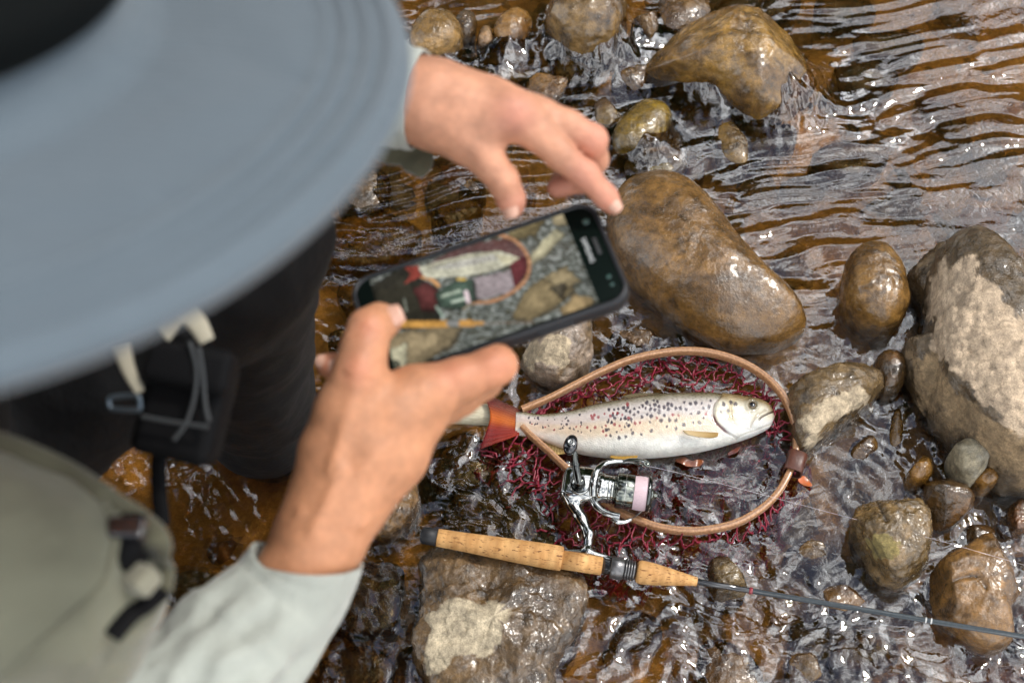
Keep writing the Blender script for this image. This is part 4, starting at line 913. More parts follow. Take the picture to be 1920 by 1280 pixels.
# rotor: skirt and two arms
rot = mk('rotor', *lathe(ra, rax, [ralong(*x) for x in [(22, 16), (23, 27), (27, 29), (33, 29), (36, 27), (40, 26.5), (58, 26.5), (59, 24), (60, 16)]], 56), M_CHROME, reel)
for q in (43, 49, 55): mk('rotor_rib', *lathe(ra, rax, [ralong(q, 20), ralong(q+.3, 27.6), ralong(q+2, 27.6), ralong(q+2.3, 20)], 56), M_GUN, rot)
def arm_(pts, r, mat, name, seg=14, par=rot, fl=.75):
    c = catmull([R_(*a) for a in pts], 40); v, f = tube(c, np.interp(np.linspace(0, 1, 40), np.linspace(0, 1, len(r)), r)*q_, seg, flat=fl); return mk(name, v, f, mat, par)
arm_([(1112,930,.040),(1113,905,.046),(1119,882,.046),(1132,870,.042),(1150,865,.040),(1172,865,.038)], [7, 7.5, 6.5, 5.5, 5, 4.5], M_CHROME, 'rotor_arm')
arm_([(1110,925,.036),(1116,945,.036),(1130,958,.036),(1148,965,.036),(1162,968,.036)], [7, 7, 6.5, 7, 7], M_CHROME, 'rotor_arm')
arm_([(1148,972,.034),(1158,978,.034),(1172,978,.033),(1183,973,.032)], [5, 5.5, 4.5, 3.5], M_CHROME, 'bail_hinge')
arm_([(1168,866,.039),(1182,864,.040),(1200,866,.041),(1213,871,.041)], [4, 6, 7.5, 8], M_CHROME, 'bail_arm')
lat(R_(1213, 870, .0455), [(0, .0032), (.0010, .0032), (.0016, .0026), (.0012, .0022), (.0016, .0012), (.0017, .0003)], M_GUN, 'line_roller', rot)
arm_([(1183,973,.032),(1195,965,.020),(1212,948,.010),(1222,915,.006),(1220,885,.018),(1216,874,.036)], [1.4]*6, M_CHROME, 'bail_wire', 10, fl=1)
# spool with its line
spo = mk('spool', *lathe(ra, rax, [ralong(*x) for x in [(58, 20), (58.5, 31), (60, 32.6), (62, 33.2), (91, 33.2), (92.5, 32), (92.6, 24)]], 64), M_GUN, reel)
mk('spool_band', *lathe(ra, rax, [ralong(*x) for x in [(75, 30), (75.2, 33.6), (76.6, 33.6), (76.8, 30)]], 64), M_CHROME, spo)
mk('spool_lip', *lathe(ra, rax, [ralong(*x) for x in [(117, 24), (117.4, 34.5), (119, 35.4), (121, 35.4), (123, 34), (125, 32), (125.5, 22)]], 64), M_DKMET, spo)
lp = [(92, 22)]
for q in range(60): lp += [(92.4+.41*q, 31.8+.35*math.sin(q*1.7)+.9*math.sin(math.pi*q/59)), (92.6+.41*q, 31.5+.9*math.sin(math.pi*q/59))]
lp += [(117.6, 22)]
mk('wound_line', *lathe(ra, rax, [ralong(*x) for x in lp], 64), simple('pale_pink_line', (.72, .55, .59), .45, var=.10, vscale=900), spo)
mk('drag_knob', *lathe(ra, rax, [ralong(*x) for x in [(124, 14), (126, 13.5), (129, 11), (132, 7), (136, 5.5), (137, 4), (137.2, 1)]], 32), M_GUN, spo)

# line running off the roller, across the net and away to the right
ln = catmull([R_(1214, 873, .042), W(1300, 893, .030), W(1480, 940, .022), W(1600, 972, .030), W(1750, 1010, .045), W(1925, 1060, .050), W(2100, 1110, .05)], 80)
v, f = tube(ln, .00012, 6); tag(mk('fishing_line', v, f, simple('clear_pink_line', (.75, .66, .66), .3)), 'thin pale line running from the reel over the net to the right edge', 'fishing line')

# leaves in the water
def leaf(label, outline, z, c1, c2, seed, curl=.003):
    w = np.array([W(x, y, z) for x, y in outline]); n = 60; ring = catmull(w, n, True); c = ring.mean(0); V = [c]; K = 7
    for k in range(1, K+1): V += list(c+(ring-c)*(k/K))
    V = np.array(V); V[:, 2] += curl*noise3(V*70, seed)*2
    f = [(0, 1+j, 1+(j+1) % n) for j in range(n)]+[(1+(k-1)*n+j, 1+k*n+j, 1+k*n+(j+1) % n, 1+(k-1)*n+(j+1) % n) for k in range(1, K) for j in range(n)]
    V2 = V-np.array([0, 0, .0006]); f2 = [tuple(reversed([i+len(V) for i in q])) for q in f]
    o_ = 1+(K-1)*n; rim = [(o_+j, o_+j+len(V), o_+(j+1) % n+len(V), o_+(j+1) % n) for j in range(n)]
    col = mixc(c1, c2, sstep(-.3, .3, fbm3(V*140, seed, 3)))
    o = mk('leaf', np.concatenate([V, V2]), f+f2+rim, M_LEAF, None, True, np.concatenate([col, col])); return tag(o, label, 'leaf', 'dead leaves in the water')
M_LEAF = simple('wet_leaf', (1, 1, 1), .3, attr=True, coat=.4)
leaf('rust brown leaf floating against the belly of the trout', [(1265,862),(1280,857),(1296,863),(1310,858),(1320,862),(1314,870),(1300,873),(1283,873)], .0035, (.22, .055, .010), (.12, .03, .008), 1)
leaf('small dark red leaf in the water below the head of the trout', [(1364,851),(1380,840),(1388,838),(1383,848),(1370,853)], .0030, (.16, .04, .02), (.09, .02, .015), 2)
leaf('bright orange scrap of leaf just right of the leather collar', [(1496,898),(1506,892),(1518,900),(1522,912),(1512,910),(1503,905)], .0030, (.55, .13, .03), (.42, .16, .08), 3)
# ------------------------------------------------------------------ phone
PH_C = np.array([-0.01469955, 0.47277553, 0.53201232]); _a = np.radians([-3.8278, -9.1393, 16.5733])
def rot3(a):
    x, y, z = a; c, s = math.cos, math.sin
    return np.array([[c(z), -s(z), 0], [s(z), c(z), 0], [0, 0, 1]]) @ np.array([[c(y), 0, s(y)], [0, 1, 0], [-s(y), 0, c(y)]]) @ np.array([[1, 0, 0], [0, c(x), -s(x)], [0, s(x), c(x)]])
PH_R = rot3(_a); PX, PY, PZ = PH_R[:, 0], PH_R[:, 1], PH_R[:, 2]      # screen right, up, outward
PAX = PH_R.T
def onphone(px, py, h=0.0):
    """world point on the screen plane (h above it) under a photo pixel"""
    o = np.array([0, 0, CAM_H]); d = P(px, py, 1.0)-o; t = ((PH_C+PZ*h-o) @ PZ)/(d @ PZ); return o+d*t
phone = empty('mobile_phone', PH_C, 'mobile phone in a black case, its screen showing the trout in the net', 'phone')
M_CASE = simple('matt_black_rubber', (.014, .015, .018), .42, bump=((700, .2, .0002, 2),), spec=.4)
def rrect(hx, hy, r, n=10):
    p = []
    for cx, cy, a0 in ((hx-r, hy-r, 0), (-hx+r, hy-r, 90), (-hx+r, -hy+r, 180), (hx-r, -hy+r, 270)):
        for k in range(n+1): a = math.radians(a0+90*k/n); p.append((cx+r*math.cos(a), cy+r*math.sin(a)))
    return np.array(p)
def ploft(rings, mat, name, par, cap0=True, cap1=True, smooth=True):
    """rings: (half x, half y, corner radius, height) stacked along the phone's normal"""
    V = []
    for hx, hy, r, z in rings: q = rrect(hx, hy, r); V.append(PH_C+q[:, :1]*PX+q[:, 1:]*PY+PZ*z)
    m = len(V[0]); f = [tuple(q) for q in grid_faces(len(V), m)]
    if cap0: f.append(tuple(range(m-1, -1, -1)))
    if cap1: f.append(tuple((len(V)-1)*m+j for j in range(m)))
    return mk(name, np.concatenate(V), f, mat, par, smooth)
HX, HY = .0785, .0395
ploft([(HX-.004, HY-.004, .010, -.0115), (HX-.0015, HY-.0015, .012, -.0108), (HX, HY, .013, -.0085), (HX, HY, .013, -.0015), (HX-.0006, HY-.0006, .0125, .0003), (HX-.0016, HY-.0016, .0115, .0008), (HX-.0028, HY-.0028, .0105, .0003), (HX-.0030, HY-.0030, .0103, -.0012)], M_CASE, 'case', phone)
gl_f = ploft([(HX-.0031, HY-.0031, .0102, -.0011), (HX-.0031, HY-.0031, .0102, -.0006), (HX-.0036, HY-.0036, .0098, -.0003)], simple('black_glass', (.003, .006, .005), .4, spec=.03), 'front_glass', phone)
# buttons on the lower long side
for xx, ww in ((.030, .011), (-.012, .007)):
    v, f = rbox(PH_C+PX*xx-PY*(HY+.0002)-PZ*.005, PAX, (ww, .0009, .0018), .0008, 2); mk('side_button', v, f, M_CASE, phone)
# the picture on the display: a flat lit panel
def display():
    nu, nv = 240, 130; hx0, hx1, hy = -.0655, .0585, .0352
    U, Vv = np.meshgrid(np.linspace(hx0, hx1, nu), np.linspace(-hy, hy, nv), indexing='ij')
    p = PH_C+U.reshape(-1, 1)*PX+Vv.reshape(-1, 1)*PY+PZ*(.00002); px = proj(p); x, y = px[:, 0], px[:, 1]
    n1 = fbm3(np.c_[px*.020, 0*x], 1, 4); n2 = fbm3(np.c_[px*.085, 0*x], 2, 3); n3 = fbm3(np.c_[px*.035, 0*x], 5, 3)
    c = np.zeros((len(p), 3)); c[:] = (.085, .10, .10)
    nr_ = noise2(np.c_[x*.10+2.2*n1, y*.22+1.5*n3], 6); c = mixc(c, (.30, .33, .345), sstep(-.05, .55, nr_)); c = mixc(c, (.05, .045, .028), sstep(.05, .45, -nr_)*.85)
    def poly(pts, col, soft=2.0, a=1.0):
        nonlocal c
        c = mixc(c, col, a*inpoly_soft(px, pts, soft, .6*n2, .4*n1))
    def line(pts, w, col, a=1.0):
        nonlocal c
        L = catmull(np.array(pts, float), 60); d = np.full(len(px), 1e9)
        for i in range(59):
            A, b = L[i], L[i+1]; ab = b-A; t = np.clip(((px-A) @ ab)/(ab @ ab+1e-9), 0, 1); d = np.minimum(d, np.linalg.norm(px-A-t[:, None]*ab, axis=1))
        c = mixc(c, col, a*sstep(w, w*.55, d))
    # stones of the picture
    base_poly = poly
    def poly(pts, col, soft=2.0, a=1.0):
        if soft < 3 or a < 1: return base_poly(pts, col, soft, a)
        q = np.array(pts, float); m_ = q.mean(0); base_poly(m_+(q-m_)*1.12+np.array([1.5, 2.5]), np.array(col)*.28, soft*.9, .9)
        base_poly(q, np.array(col)*.85, soft); base_poly(m_+(q-m_)*.62+np.array([-1, -2.5]), np.minimum(np.array(col)*1.45, 1), soft*1.6, .75)
    poly([(1000,470),(1040,430),(1056,440),(1020,480),(985,500)], (.34, .32, .22), 3)
    poly([(1030,395),(1060,385),(1060,420),(1040,420)], (.32, .27, .17), 3)
    poly([(960,590),(1000,530),(1050,520),(1075,545),(1040,575),(990,600)], (.21, .16, .085), 5)
    poly([(1050,575),(1080,552),(1112,560),(1100,590),(1060,597)], (.28, .20, .10), 3)
    poly([(1020,520),(1060,500),(1085,525),(1050,545)], (.24, .19, .11), 4); poly([(1030,540),(1060,530),(1055,560)], (.06, .05, .035), 4)
    poly([(700,640),(760,620),(860,615),(840,650),(770,690),(700,700)], (.22, .17, .10), 6); poly([(715,665),(760,640),(760,690),(720,700)], (.42, .40, .29), 5)
    poly([(930,455),(1010,395),(1035,390),(1000,440),(960,450)], (.15, .12, .06), 5)
    # dark corner at the left, and the maroon net
    poly([(690,540),(760,500),(800,540),(820,600),(700,620),(690,580)], (.022, .020, .014), 5)
    poly([(795,500),(860,462),(950,446),(985,470),(985,500),(900,470),(800,500)], (.12, .045, .050), 4, .85)
    poly([(860,530),(960,505),(985,510),(960,545),(905,562),(870,560)], (.30, .25, .30), 4, .9)
    poly([(776,540),(800,530),(822,545),(820,580),(790,578)], (.09, .02, .022), 4); poly([(955,490),(985,480),(990,505),(965,540),(960,520)], (.12, .02, .03), 3)
    line([(880,455),(915,441),(950,444),(978,462),(993,492),(985,525),(955,551),(920,565),(886,567)], 4.2, (.42, .20, .10))
    line([(792,519),(810,525),(822,535)], 4.5, (.50, .24, .08))
    # trout
    poly([(783,502),(830,488),(880,476),(935,470),(975,484),(950,498),(915,510),(870,518),(800,521)], (.50, .50, .42), 1.6)
    poly([(800,505),(860,489),(930,476),(940,485),(860,503)], (.42, .42, .46), 2, .6); poly([(925,476),(975,484),(948,497)], (.50, .47, .33), 1.6, .8)
    for k_s in range(70):
        rs = np.random.default_rng(k_s); ux = rs.uniform(805, 925); uy = 505-(ux-785)*.135+rs.uniform(-6, 5); c = mixc(c, (.10, .09, .10), .75*sstep(1.7, .8, np.hypot(x-ux, y-uy)))
    c = mixc(c, (.10, .09, .07), .7*sstep(2.4, 1.0, np.hypot(x-962, y-483))); line([(800,502),(860,485),(935,471)], 2.5, (.20, .19, .13), .6)
    poly([(757,500),(783,498),(792,518),(760,531),(770,515)], (.24, .03, .02), 1.6); line([(858,523),(872,524)], 3.5, (.45, .30, .04))
    # reel
    poly([(818,548),(850,528),(885,525),(890,560),(860,578),(825,575)], (.05, .085, .07), 3); line([(830,555),(862,545)], 4, (.42, .52, .45), .8); line([(848,566),(872,560)], 3.5, (.45, .55, .50), .8); line([(818,575),(830,592)], 3, (.30, .42, .38), .8)
    line([(874,548),(878,565)], 5.5, (.62, .50, .60)); line([(868,580),(888,566)], 2, (.4, .3, .2), .5)
    # cork handle and rod
    line([(742,607),(790,608),(838,607)], 8.5, (.55, .27, .035)); line([(842,606),(860,606)], 7, (.25, .26, .28)); line([(866,606),(885,606)], 8.2, (.55, .27, .045)); line([(885,606),(905,606)], 5, (.52, .26, .05)); line([(905,606),(1000,604)], 1.6, (.20, .15, .13), .8)
    line([(758,560),(762,582)], 2.5, (.25, .28, .25), .7)
    # darker strips of the camera screen at both ends, and the round button
    lx = (x-1056)*(566-389)-(1111-1056)*(y-389)
    c = mixc(c, (.006, .008, .006), sstep(20, -20, x-(700+(y-560)*.28)))
    d = np.hypot(x-742, y-683); c = mixc(c, (.02, .02, .018), sstep(9.5, 8.0, d)); c = mixc(c, (.16, .17, .13), sstep(5.5, 4.5, d)*sstep(1.5, 3, d))
    n4 = fbm3(np.c_[px*.16, 0*x], 8, 3); c = c*(1+.35*n3[:, None]+.45*n4[:, None]); c = c*.85+.15*c.mean(1, keepdims=True); c = .92*c*np.array([1.06, 1.0, .92]); c[:, 1] *= 1.03
    m, nt, b, out = new_mat('lit_display'); at = N(nt, 'ShaderNodeAttribute', attribute_name='Col')
    b.inputs['Base Color'].default_value = (.004, .004, .004, 1); b.inputs['Roughness'].default_value = .12; b.inputs['Specular IOR Level'].default_value = .25
    nt.links.new(at.outputs['Color'], b.inputs['Emission Color']); b.inputs['Emission Strength'].default_value = SCREEN_E
    f = grid_faces(nu, nv, False)[:, ::-1]
    return mk('screen', p, np.ascontiguousarray(f), m, phone, True, np.clip(c, .002, 1))
SCREEN_E = 1.0
display()
# earpiece, sensors and the maker's word on the dark end
cp = onphone(1079, 440, .0001)
def onend(u, v, h=.00005): return PH_C+PX*u+PY*v+PZ*h
v, f = rbox(onend(.0700, 0.004), PAX, (.0011, .0065, .0004), .0003, 2); mk('earpiece', v, f, simple('dark_grille', (.03, .032, .034), .5), phone)
for vv_, rr in ((.024, .0022), (-.020, .0015), (-.026, .0013)):
    v, f = lathe(onend(.0695, vv_, -.0002), PZ, [(0, rr), (.0004, rr), (.0005, rr*.6), (.0005, .0001)], 20); mk('front_sensor', v, f, simple('sensor_glass', (.03, .07, .06), .05, coat=1), phone)
cu = bpy.data.curves.new('lettering', 'FONT'); cu.body = 'SAMSUNG'; cu.size = .0042; cu.align_x = 'CENTER'; cu.align_y = 'CENTER'; cu.extrude = .00005
t_o = bpy.data.objects.new('lettering_curve', cu); COL.objects.link(t_o); bpy.context.view_layer.update()
t_m = bpy.data.meshes.new_from_object(t_o.evaluated_get(bpy.context.evaluated_depsgraph_get())); bpy.data.objects.remove(t_o); t_m.materials.clear(); t_m.materials.append(simple('silver_print', (.55, .57, .57), .3))
tx = bpy.data.objects.new('lettering', t_m); COL.objects.link(tx)
tm = np.stack([-PY, PX, PZ], 1); o_ = onend(.0640, .003, .0001)
tx.parent = phone; tx.matrix_parent_inverse = world_inv(phone)
tx.matrix_basis = Matrix([[*tm[i], o_[i]] for i in range(3)]+[[0, 0, 0, 1]])

# ------------------------------------------------------------------ the angler
person = empty('person', (-.42, .33, 0), 'crouching person in a wide blue-grey hat, pale shirt and khaki vest, holding up a phone', 'person')
def rp(r, d): return r*d/FPX
def chain(pts, k=.003):
    """pts: (px, py, depth, radius px) -> blended round cones"""
    q = [(P(a, b, d), rp(r, d)) for a, b, d, r in pts]
    def f(p):
        d = None
        for (a, ra), (b, rb) in zip(q[:-1], q[1:]):
            e = sd_cone(p, a, b, ra, rb); d = e if d is None else smin(d, e, k)
        return d
    return f, q
# --- right hand (nearest the bottom of the picture)
RH = dict(
    fore=[(495,1180,.790,80),(560,1090,.787,84),(603,1000,.787,86),(628,935,.790,80)],
    palmL=[(628,930,.790,78),(628,850,.790,66),(650,770,.787,58),(672,705,.785,46)],
    palmM=[(640,930,.792,80),(690,850,.794,82),(735,780,.797,74),(775,745,.800,62)],
    palmR=[(660,930,.795,70),(735,850,.800,66),(785,775,.806,52),(815,742,.808,46)],
    thumb=[(672,705,.786,46),(682,655,.788,43),(692,618,.792,40),(712,604,.800,35),(728,601,.806,27)],
    index=[(800,740,.802,50),(860,715,.806,44),(920,690,.810,37),(936,684,.812,33),(928,665,.835,30),(880,655,.862,28)],
    middle=[(800,762,.818,48),(860,738,.824,42),(905,712,.830,36),(895,680,.868,31),(800,668,.885,28)],
    ring=[(780,775,.832,46),(840,752,.842,40),(870,730,.850,33),(820,690,.888,29),(690,692,.892,26),(625,686,.880,23),(612,683,.876,21)],
    little=[(760,790,.842,42),(800,780,.856,34),(810,760,.868,28),(770,720,.892,25),(720,715,.895,22)])
LH = dict(
    fore=[(640,150,.85,92),(720,172,.848,84),(790,188,.845,77),(830,200,.842,76)],
    palmA=[(820,195,.842,76),(880,205,.838,62),(940,212,.833,48),(972,218,.832,42)],
    palmB=[(820,205,.842,72),(870,225,.838,58),(910,240,.834,44)],
    palmC=[(830,190,.850,70),(920,200,.845,52),(1010,222,.842,36)],
    thumb=[(835,235,.842,50),(875,268,.838,40),(915,303,.836,33),(943,338,.838,29),(958,372,.845,26),(961,388,.849,22)],
    index=[(965,216,.832,42),(1010,252,.834,32),(1050,290,.837,28),(1098,328,.842,26),(1135,368,.848,22),(1150,386,.850,17)],
    middle=[(1000,216,.842,34),(1064,236,.842,30),(1110,262,.845,28),(1114,300,.860,26),(1092,338,.872,23),(1045,352,.876,20)],
    ring=[(985,225,.856,36),(1050,252,.860,30),(1096,278,.866,26),(1098,310,.882,23),(1060,342,.890,20)],
    little=[(960,235,.866,32),(1020,262,.874,27),(1070,285,.880,23),(1076,312,.892,20),(1050,335,.898,17)])
def hand_f(H, order, kf, kp):
    palms = [chain(H[k], .006)[0] for k in H if k.startswith('palm') or k == 'fore']; fing = [chain(H[k], kf)[0] for k in order]
    def f(p):
        d = None
        for g in palms: e = g(p); d = e if d is None else smin(d, e, kp)
        fd = None
        for g in fing: e = g(p); fd = e if fd is None else smin(fd, e, .0015)
        return smin(d, fd, .007)
    allq = [q for k in H for q in chain(H[k])[1]]; c = np.array([q[0] for q in allq]); r = max(q[1] for q in allq)
    return f, c.min(0)-r, c.max(0)+r
fR, loR, hiR = hand_f(RH, ['thumb', 'index', 'middle', 'ring', 'little'], .004, .010)
fL, loL, hiL = hand_f(LH, ['thumb', 'index', 'middle', 'ring', 'little'], .004, .008)
# knuckle swellings, tendons and creases
def bumps(p, L):
    d = np.zeros(len(p))
    for (x, y, dd, r, amp) in L:
        c = P(x, y, dd); d = d+amp*np.exp(-(np.linalg.norm(p-c, axis=1)/rp(r, dd))**2)
    return d
def crease(p, L):
    d = np.zeros(len(p))
    for (a, b, w, amp) in L:
        A, Bq = P(*a), P(*b); ab = Bq-A; t = np.clip(((p-A) @ ab)/(ab @ ab), 0, 1)
        d = d+amp*np.exp(-(np.linalg.norm(p-A-t[:, None]*ab, axis=1)/w)**2)
    return d
BR = [(672,690,.770,30,.0022),(690,612,.778,26,.0012),(800,738,.785,30,.0010),(925,684,.797,26,.0010)]
CR = [((655,606,.778),(712,628,.778),.0016,-.0006),((652,618,.778),(705,640,.778),.0014,-.0004),((640,700,.772),(700,715,.772),.002,-.0006),((560,960,.765),(690,985,.770),.0035,.0010),
      ((620,880,.765),(668,730,.772),.004,.0014),((680,880,.768),(790,760,.785),.004,.0010),((590,990,.762),(640,880,.765),.0035,.0012)]
BL = [(965,208,.818,34,.0018),(1050,240,.832,26,.0010),(1118,256,.836,24,.0012),(943,332,.828,24,.0010),(1072,300,.828,22,.0008)]
CL = [((850,180,.82),(960,205,.82),.004,.0010),((925,322,.828),(962,330,.828),.0016,-.0005),((1060,312,.829),(1085,288,.829),.0015,-.0005),((1068,318,.829),(1092,294,.829),.0015,-.0004),((830,225,.826),(900,285,.826),.004,.0012)]
gR = lambda p: fR(p)-.9*bumps(p, BR)-1.9*crease(p, CR)
gL = lambda p: fL(p)-.9*bumps(p, BL)-1.9*crease(p, CL)
vR, qR = nets(gR, loR, hiR, .0017); vL, qL = nets(gL, loL, hiL, .0017)
# --- the rest of the body: head, neck, torso, arms down into the sleeves, legs
HEAD = np.array([-.255, .315, .872])
shR, shL = np.array([-.47, .13, .58]), np.array([-.385, .52, .63])
elR, elL = P(160, 1500, .735), np.array([-.27, .60, .50]); wrR, wrL = P(560, 1090, .782), P(640, 150, .85)
def body_fn(p):
    d = sd_ell(p, HEAD, np.eye(3), (.095, .078, .115)); fx = np.array([.82, .12, -.55]); fx /= np.linalg.norm(fx)
    d = smin(d, sd_ell(p, HEAD+fx*.045+np.array([0, 0, -.05]), np.eye(3), (.055, .055, .06)), .02)
    d = smin(d, sd_cone(p, HEAD+fx*.098+np.array([.0, 0, .0]), HEAD+fx*.112+np.array([0, 0, -.03]), .009, .014), .010)       # nose
    for s in (-1, 1):
        d = smin(d, sd_ell(p, HEAD+np.array([-.005, s*.078, -.012]), np.eye(3), (.018, .007, .030)), .005)                  # ears
        d = smax(d, -(np.linalg.norm(p-(HEAD+fx*.097+np.array([.015, s*.031, .018])), axis=1)-.013), .008)                   # eye sockets
        d = smin(d, np.linalg.norm(p-(HEAD+fx*.088+np.array([.012, s*.031, .016])), axis=1)-.0125, .003)
    d = smax(d, -sd_cone(p, HEAD+fx*.103+np.array([-.012, -.022, -.062]), HEAD+fx*.103+np.array([-.012, .022, -.062]), .003, .003), .006)  # mouth
    d = smin(d, sd_cone(p, HEAD+np.array([-.035, 0, -.07]), np.array([-.36, .325, .66]), .055, .062), .03)
    d = smin(d, sd_cone(p, shR, shL, .060, .060), .04)
    d = smin(d, sd_cone(p, np.array([-.40, .33, .56]), np.array([-.50, .33, .30]), .115, .125), .05)
    for sh, el, wr in ((shR, elR, wrR), (shL, elL, wrL)):
        d = smin(d, sd_cone(p, sh, el, .045, .028), .02); d = smin(d, sd_cone(p, el, wr, .026, .018), .004)
    for hip, kn, an, toe in LEGS:
        d = smin(d, sd_cone(p, hip, kn, .075, .052), .03); d = smin(d, sd_cone(p, kn, an, .050, .036), .02); d = smin(d, sd_cone(p, an, toe, .036, .030), .02)
    return d
LEGS = [(np.array([-.50, .42, .30]), P(425, 460, .93), P(485, 785, 1.36), P(505, 825, 1.42)),
        (np.array([-.50, .22, .27]), np.array([-.20, .13, .34]), np.array([-.34, .14, -.015]), np.array([-.22, .12, -.035]))]
vB, qB = nets(body_fn, (-.70, -.05, -.08), (.02, .80, .99), .0085, 1.2)
Vp = np.concatenate([vB, vR, vL]); Fp = np.concatenate([qB, qR+len(vB), qL+len(vB)+len(vR)])
cs = np.zeros((len(Vp), 3)); n_ = fbm3(Vp*70, 3, 4); n2_ = fbm3(Vp*25, 8, 3)
cs[:] = (.45, .205, .105); cs[-len(vL):] = (.50, .240, .145)
cs = cs*(1+.22*n_[:, None]+.16*n2_[:, None])*np.clip(1+1.0*fbm3(Vp*260, 14, 2)[:, None]*.12, .7, 1.3)
def tint(pts, col, amt):
    global cs
    for (x, y, dd, r) in pts:
        d = np.linalg.norm(Vp-P(x, y, dd), axis=1); cs = mixc(cs, col, amt*np.exp(-(d/rp(r, dd))**2))
tint([(672,690,.77,34),(690,612,.778,30),(612,683,.87,40),(935,684,.80,46),(852,690,.79,40)], (.56, .19, .12), .42)
tint([(1150,382,.845,46),(1045,350,.87,55),(960,388,.845,40),(1118,262,.84,36),(965,215,.82,36),(1090,330,.84,36)], (.60, .21, .16), .45)
def skin_mat():
    m, nt, b, out = new_mat('skin'); at = N(nt, 'ShaderNodeAttribute', attribute_name='Col'); nt.links.new(at.outputs['Color'], b.inputs['Base Color'])
    b.inputs['Roughness'].default_value = .54; b.inputs['Specular IOR Level'].default_value = .45
    b.inputs['Subsurface Weight'].default_value = .12; b.inputs['Subsurface Radius'].default_value = (.009, .0035, .002); b.inputs['Subsurface Scale'].default_value = .6
    bump_chain(nt, b, [(520, .6, .0005, 4), (110, .45, .0014, 4)]); return m
M_SKIN = skin_mat()
bodyo = mk('body', Vp, Fp, M_SKIN, person, True, np.clip(cs, .02, .9))
# fingernails
M_NAIL = simple('fingernail', (.58, .33, .24), .35, coat=.2)
def nail(c, along, nrm, w, l):
    t = np.asarray(along, float); n = np.asarray(nrm, float); t /= np.linalg.norm(t); n = n-t*(n @ t); n /= np.linalg.norm(n); s = np.cross(n, t)
    V = []; K, J = 9, 9
    for i in range(K):
        for j in range(J):
            u = -1+2*i/(K-1); v_ = -1+2*j/(J-1); e = 1-.18*max(u, 0)**2*abs(v_); V.append(np.asarray(c)+t*u*l*(1-.12*v_*v_)+s*v_*w*e-n*(.42*w*v_*v_+.10*l*u*u))
    V = np.array(V); f = [tuple(q) for q in grid_faces(K, J, False)]; V2 = V-n*.0012; f2 = [tuple(reversed([i+K*J for i in q])) for q in f]
    rim = list(range(J))+[i*J+J-1 for i in range(1, K)]+[(K-1)*J+j for j in range(J-2, -1, -1)]+[i*J for i in range(K-2, 0, -1)]
    sd = [(rim[i], rim[i-1], rim[i-1]+K*J, rim[i]+K*J) for i in range(len(rim))]
    return mk('fingernail', np.concatenate([V, V2]), f+f2+sd, M_NAIL, bodyo)
def surf(g, px, py, d0, d1):
    """first point of the hand along a sight line"""
    ds = np.linspace(d0, d1, 400); pts = np.array([P(px, py, d) for d in ds]); v_ = g(pts); i = np.nonzero(v_ < 0)[0]
    return pts[i[0]] if len(i) else P(px, py, (d0+d1)/2)
def gradn(g, c, h=.0006):
    E_ = np.eye(3)*h; v_ = g(np.concatenate([c+E_, c-E_])); n = v_[:3]-v_[3:]; return n/np.linalg.norm(n)
for g, x, y, ta, w, l in ((gR, 733, 594, (30, -14), .0062, .0068), (gL, 952, 390, (6, 30), .0052, .0062), (gL, 1150, 381, (24, 26), .0040, .0060), (gR, 608, 678, (-20, -6), .0046, .0055)):
    c = surf(g, x, y, .70, .95); n = gradn(g, c); d_ = dep(c); nail(c+n*.0003, P(x+ta[0], y+ta[1], d_)-P(x, y, d_), n, w, l)

# --- shirt: sleeves as cloth tubes with folds, plus the shirt body
def cloth_mat(name, col, rough=.85, fine=1.0, var=1.0):
    m, nt, b, out = new_mat(name); tcn = N(nt, 'ShaderNodeTexCoord')
    t = N(nt, 'ShaderNodeTexNoise', Scale=35.0, Detail=5.0); nt.links.new(tcn.outputs['Object'], t.inputs['Vector'])
    r = N(nt, 'ShaderNodeValToRGB'); r.color_ramp.elements[0].position = .3; r.color_ramp.elements[1].position = .7
    r.color_ramp.elements[0].color = (*[x*(1-.14*var) for x in col], 1); r.color_ramp.elements[1].color = (*[min(x*(1+.08*var), 1) for x in col], 1)
    nt.links.new(t.outputs['Fac'], r.inputs['Fac']); nt.links.new(r.outputs['Color'], b.inputs['Base Color'])
    b.inputs['Roughness'].default_value = rough; b.inputs['Sheen Weight'].default_value = .25; b.inputs['Specular IOR Level'].default_value = .25
    prev = None
    for wv, sc in (('X', 1500), ('Z', 1500)):
        w = N(nt, 'ShaderNodeTexWave', Scale=sc/6.28*fine, Distortion=.5); w.bands_direction = wv; nt.links.new(tcn.outputs['Object'], w.inputs['Vector'])
        bp = N(nt, 'ShaderNodeBump', Strength=.25, Distance=.0003); nt.links.new(w.outputs['Fac'], bp.inputs['Height'])
        if prev: nt.links.new(prev.outputs['Normal'], bp.inputs['Normal'])
        prev = bp
    t3 = N(nt, 'ShaderNodeTexNoise', Scale=22.0, Detail=3.0, Distortion=.8); nt.links.new(tcn.outputs['Object'], t3.inputs['Vector'])
    bp = N(nt, 'ShaderNodeBump', Strength=.5, Distance=.006); nt.links.new(t3.outputs['Fac'], bp.inputs['Height']); nt.links.new(prev.outputs['Normal'], bp.inputs['Normal'])
    nt.links.new(bp.outputs['Normal'], b.inputs['Normal']); return m
M_SHIRT = cloth_mat('pale_sage_cotton', (.345, .36, .32)); M_VEST = cloth_mat('khaki_canvas', (.145, .142, .098)); M_WADER = simple('black_wader_fabric', (.004, .004, .0045), .6, bump=((60, .5, .003, 4),), spec=.2)
M_NYL = simple('black_nylon', (.005, .005, .0055), .6, bump=((500, .4, .0004, 2),), spec=.06); M_TRIM = cloth_mat('dark_olive_binding', (.085, .08, .05))
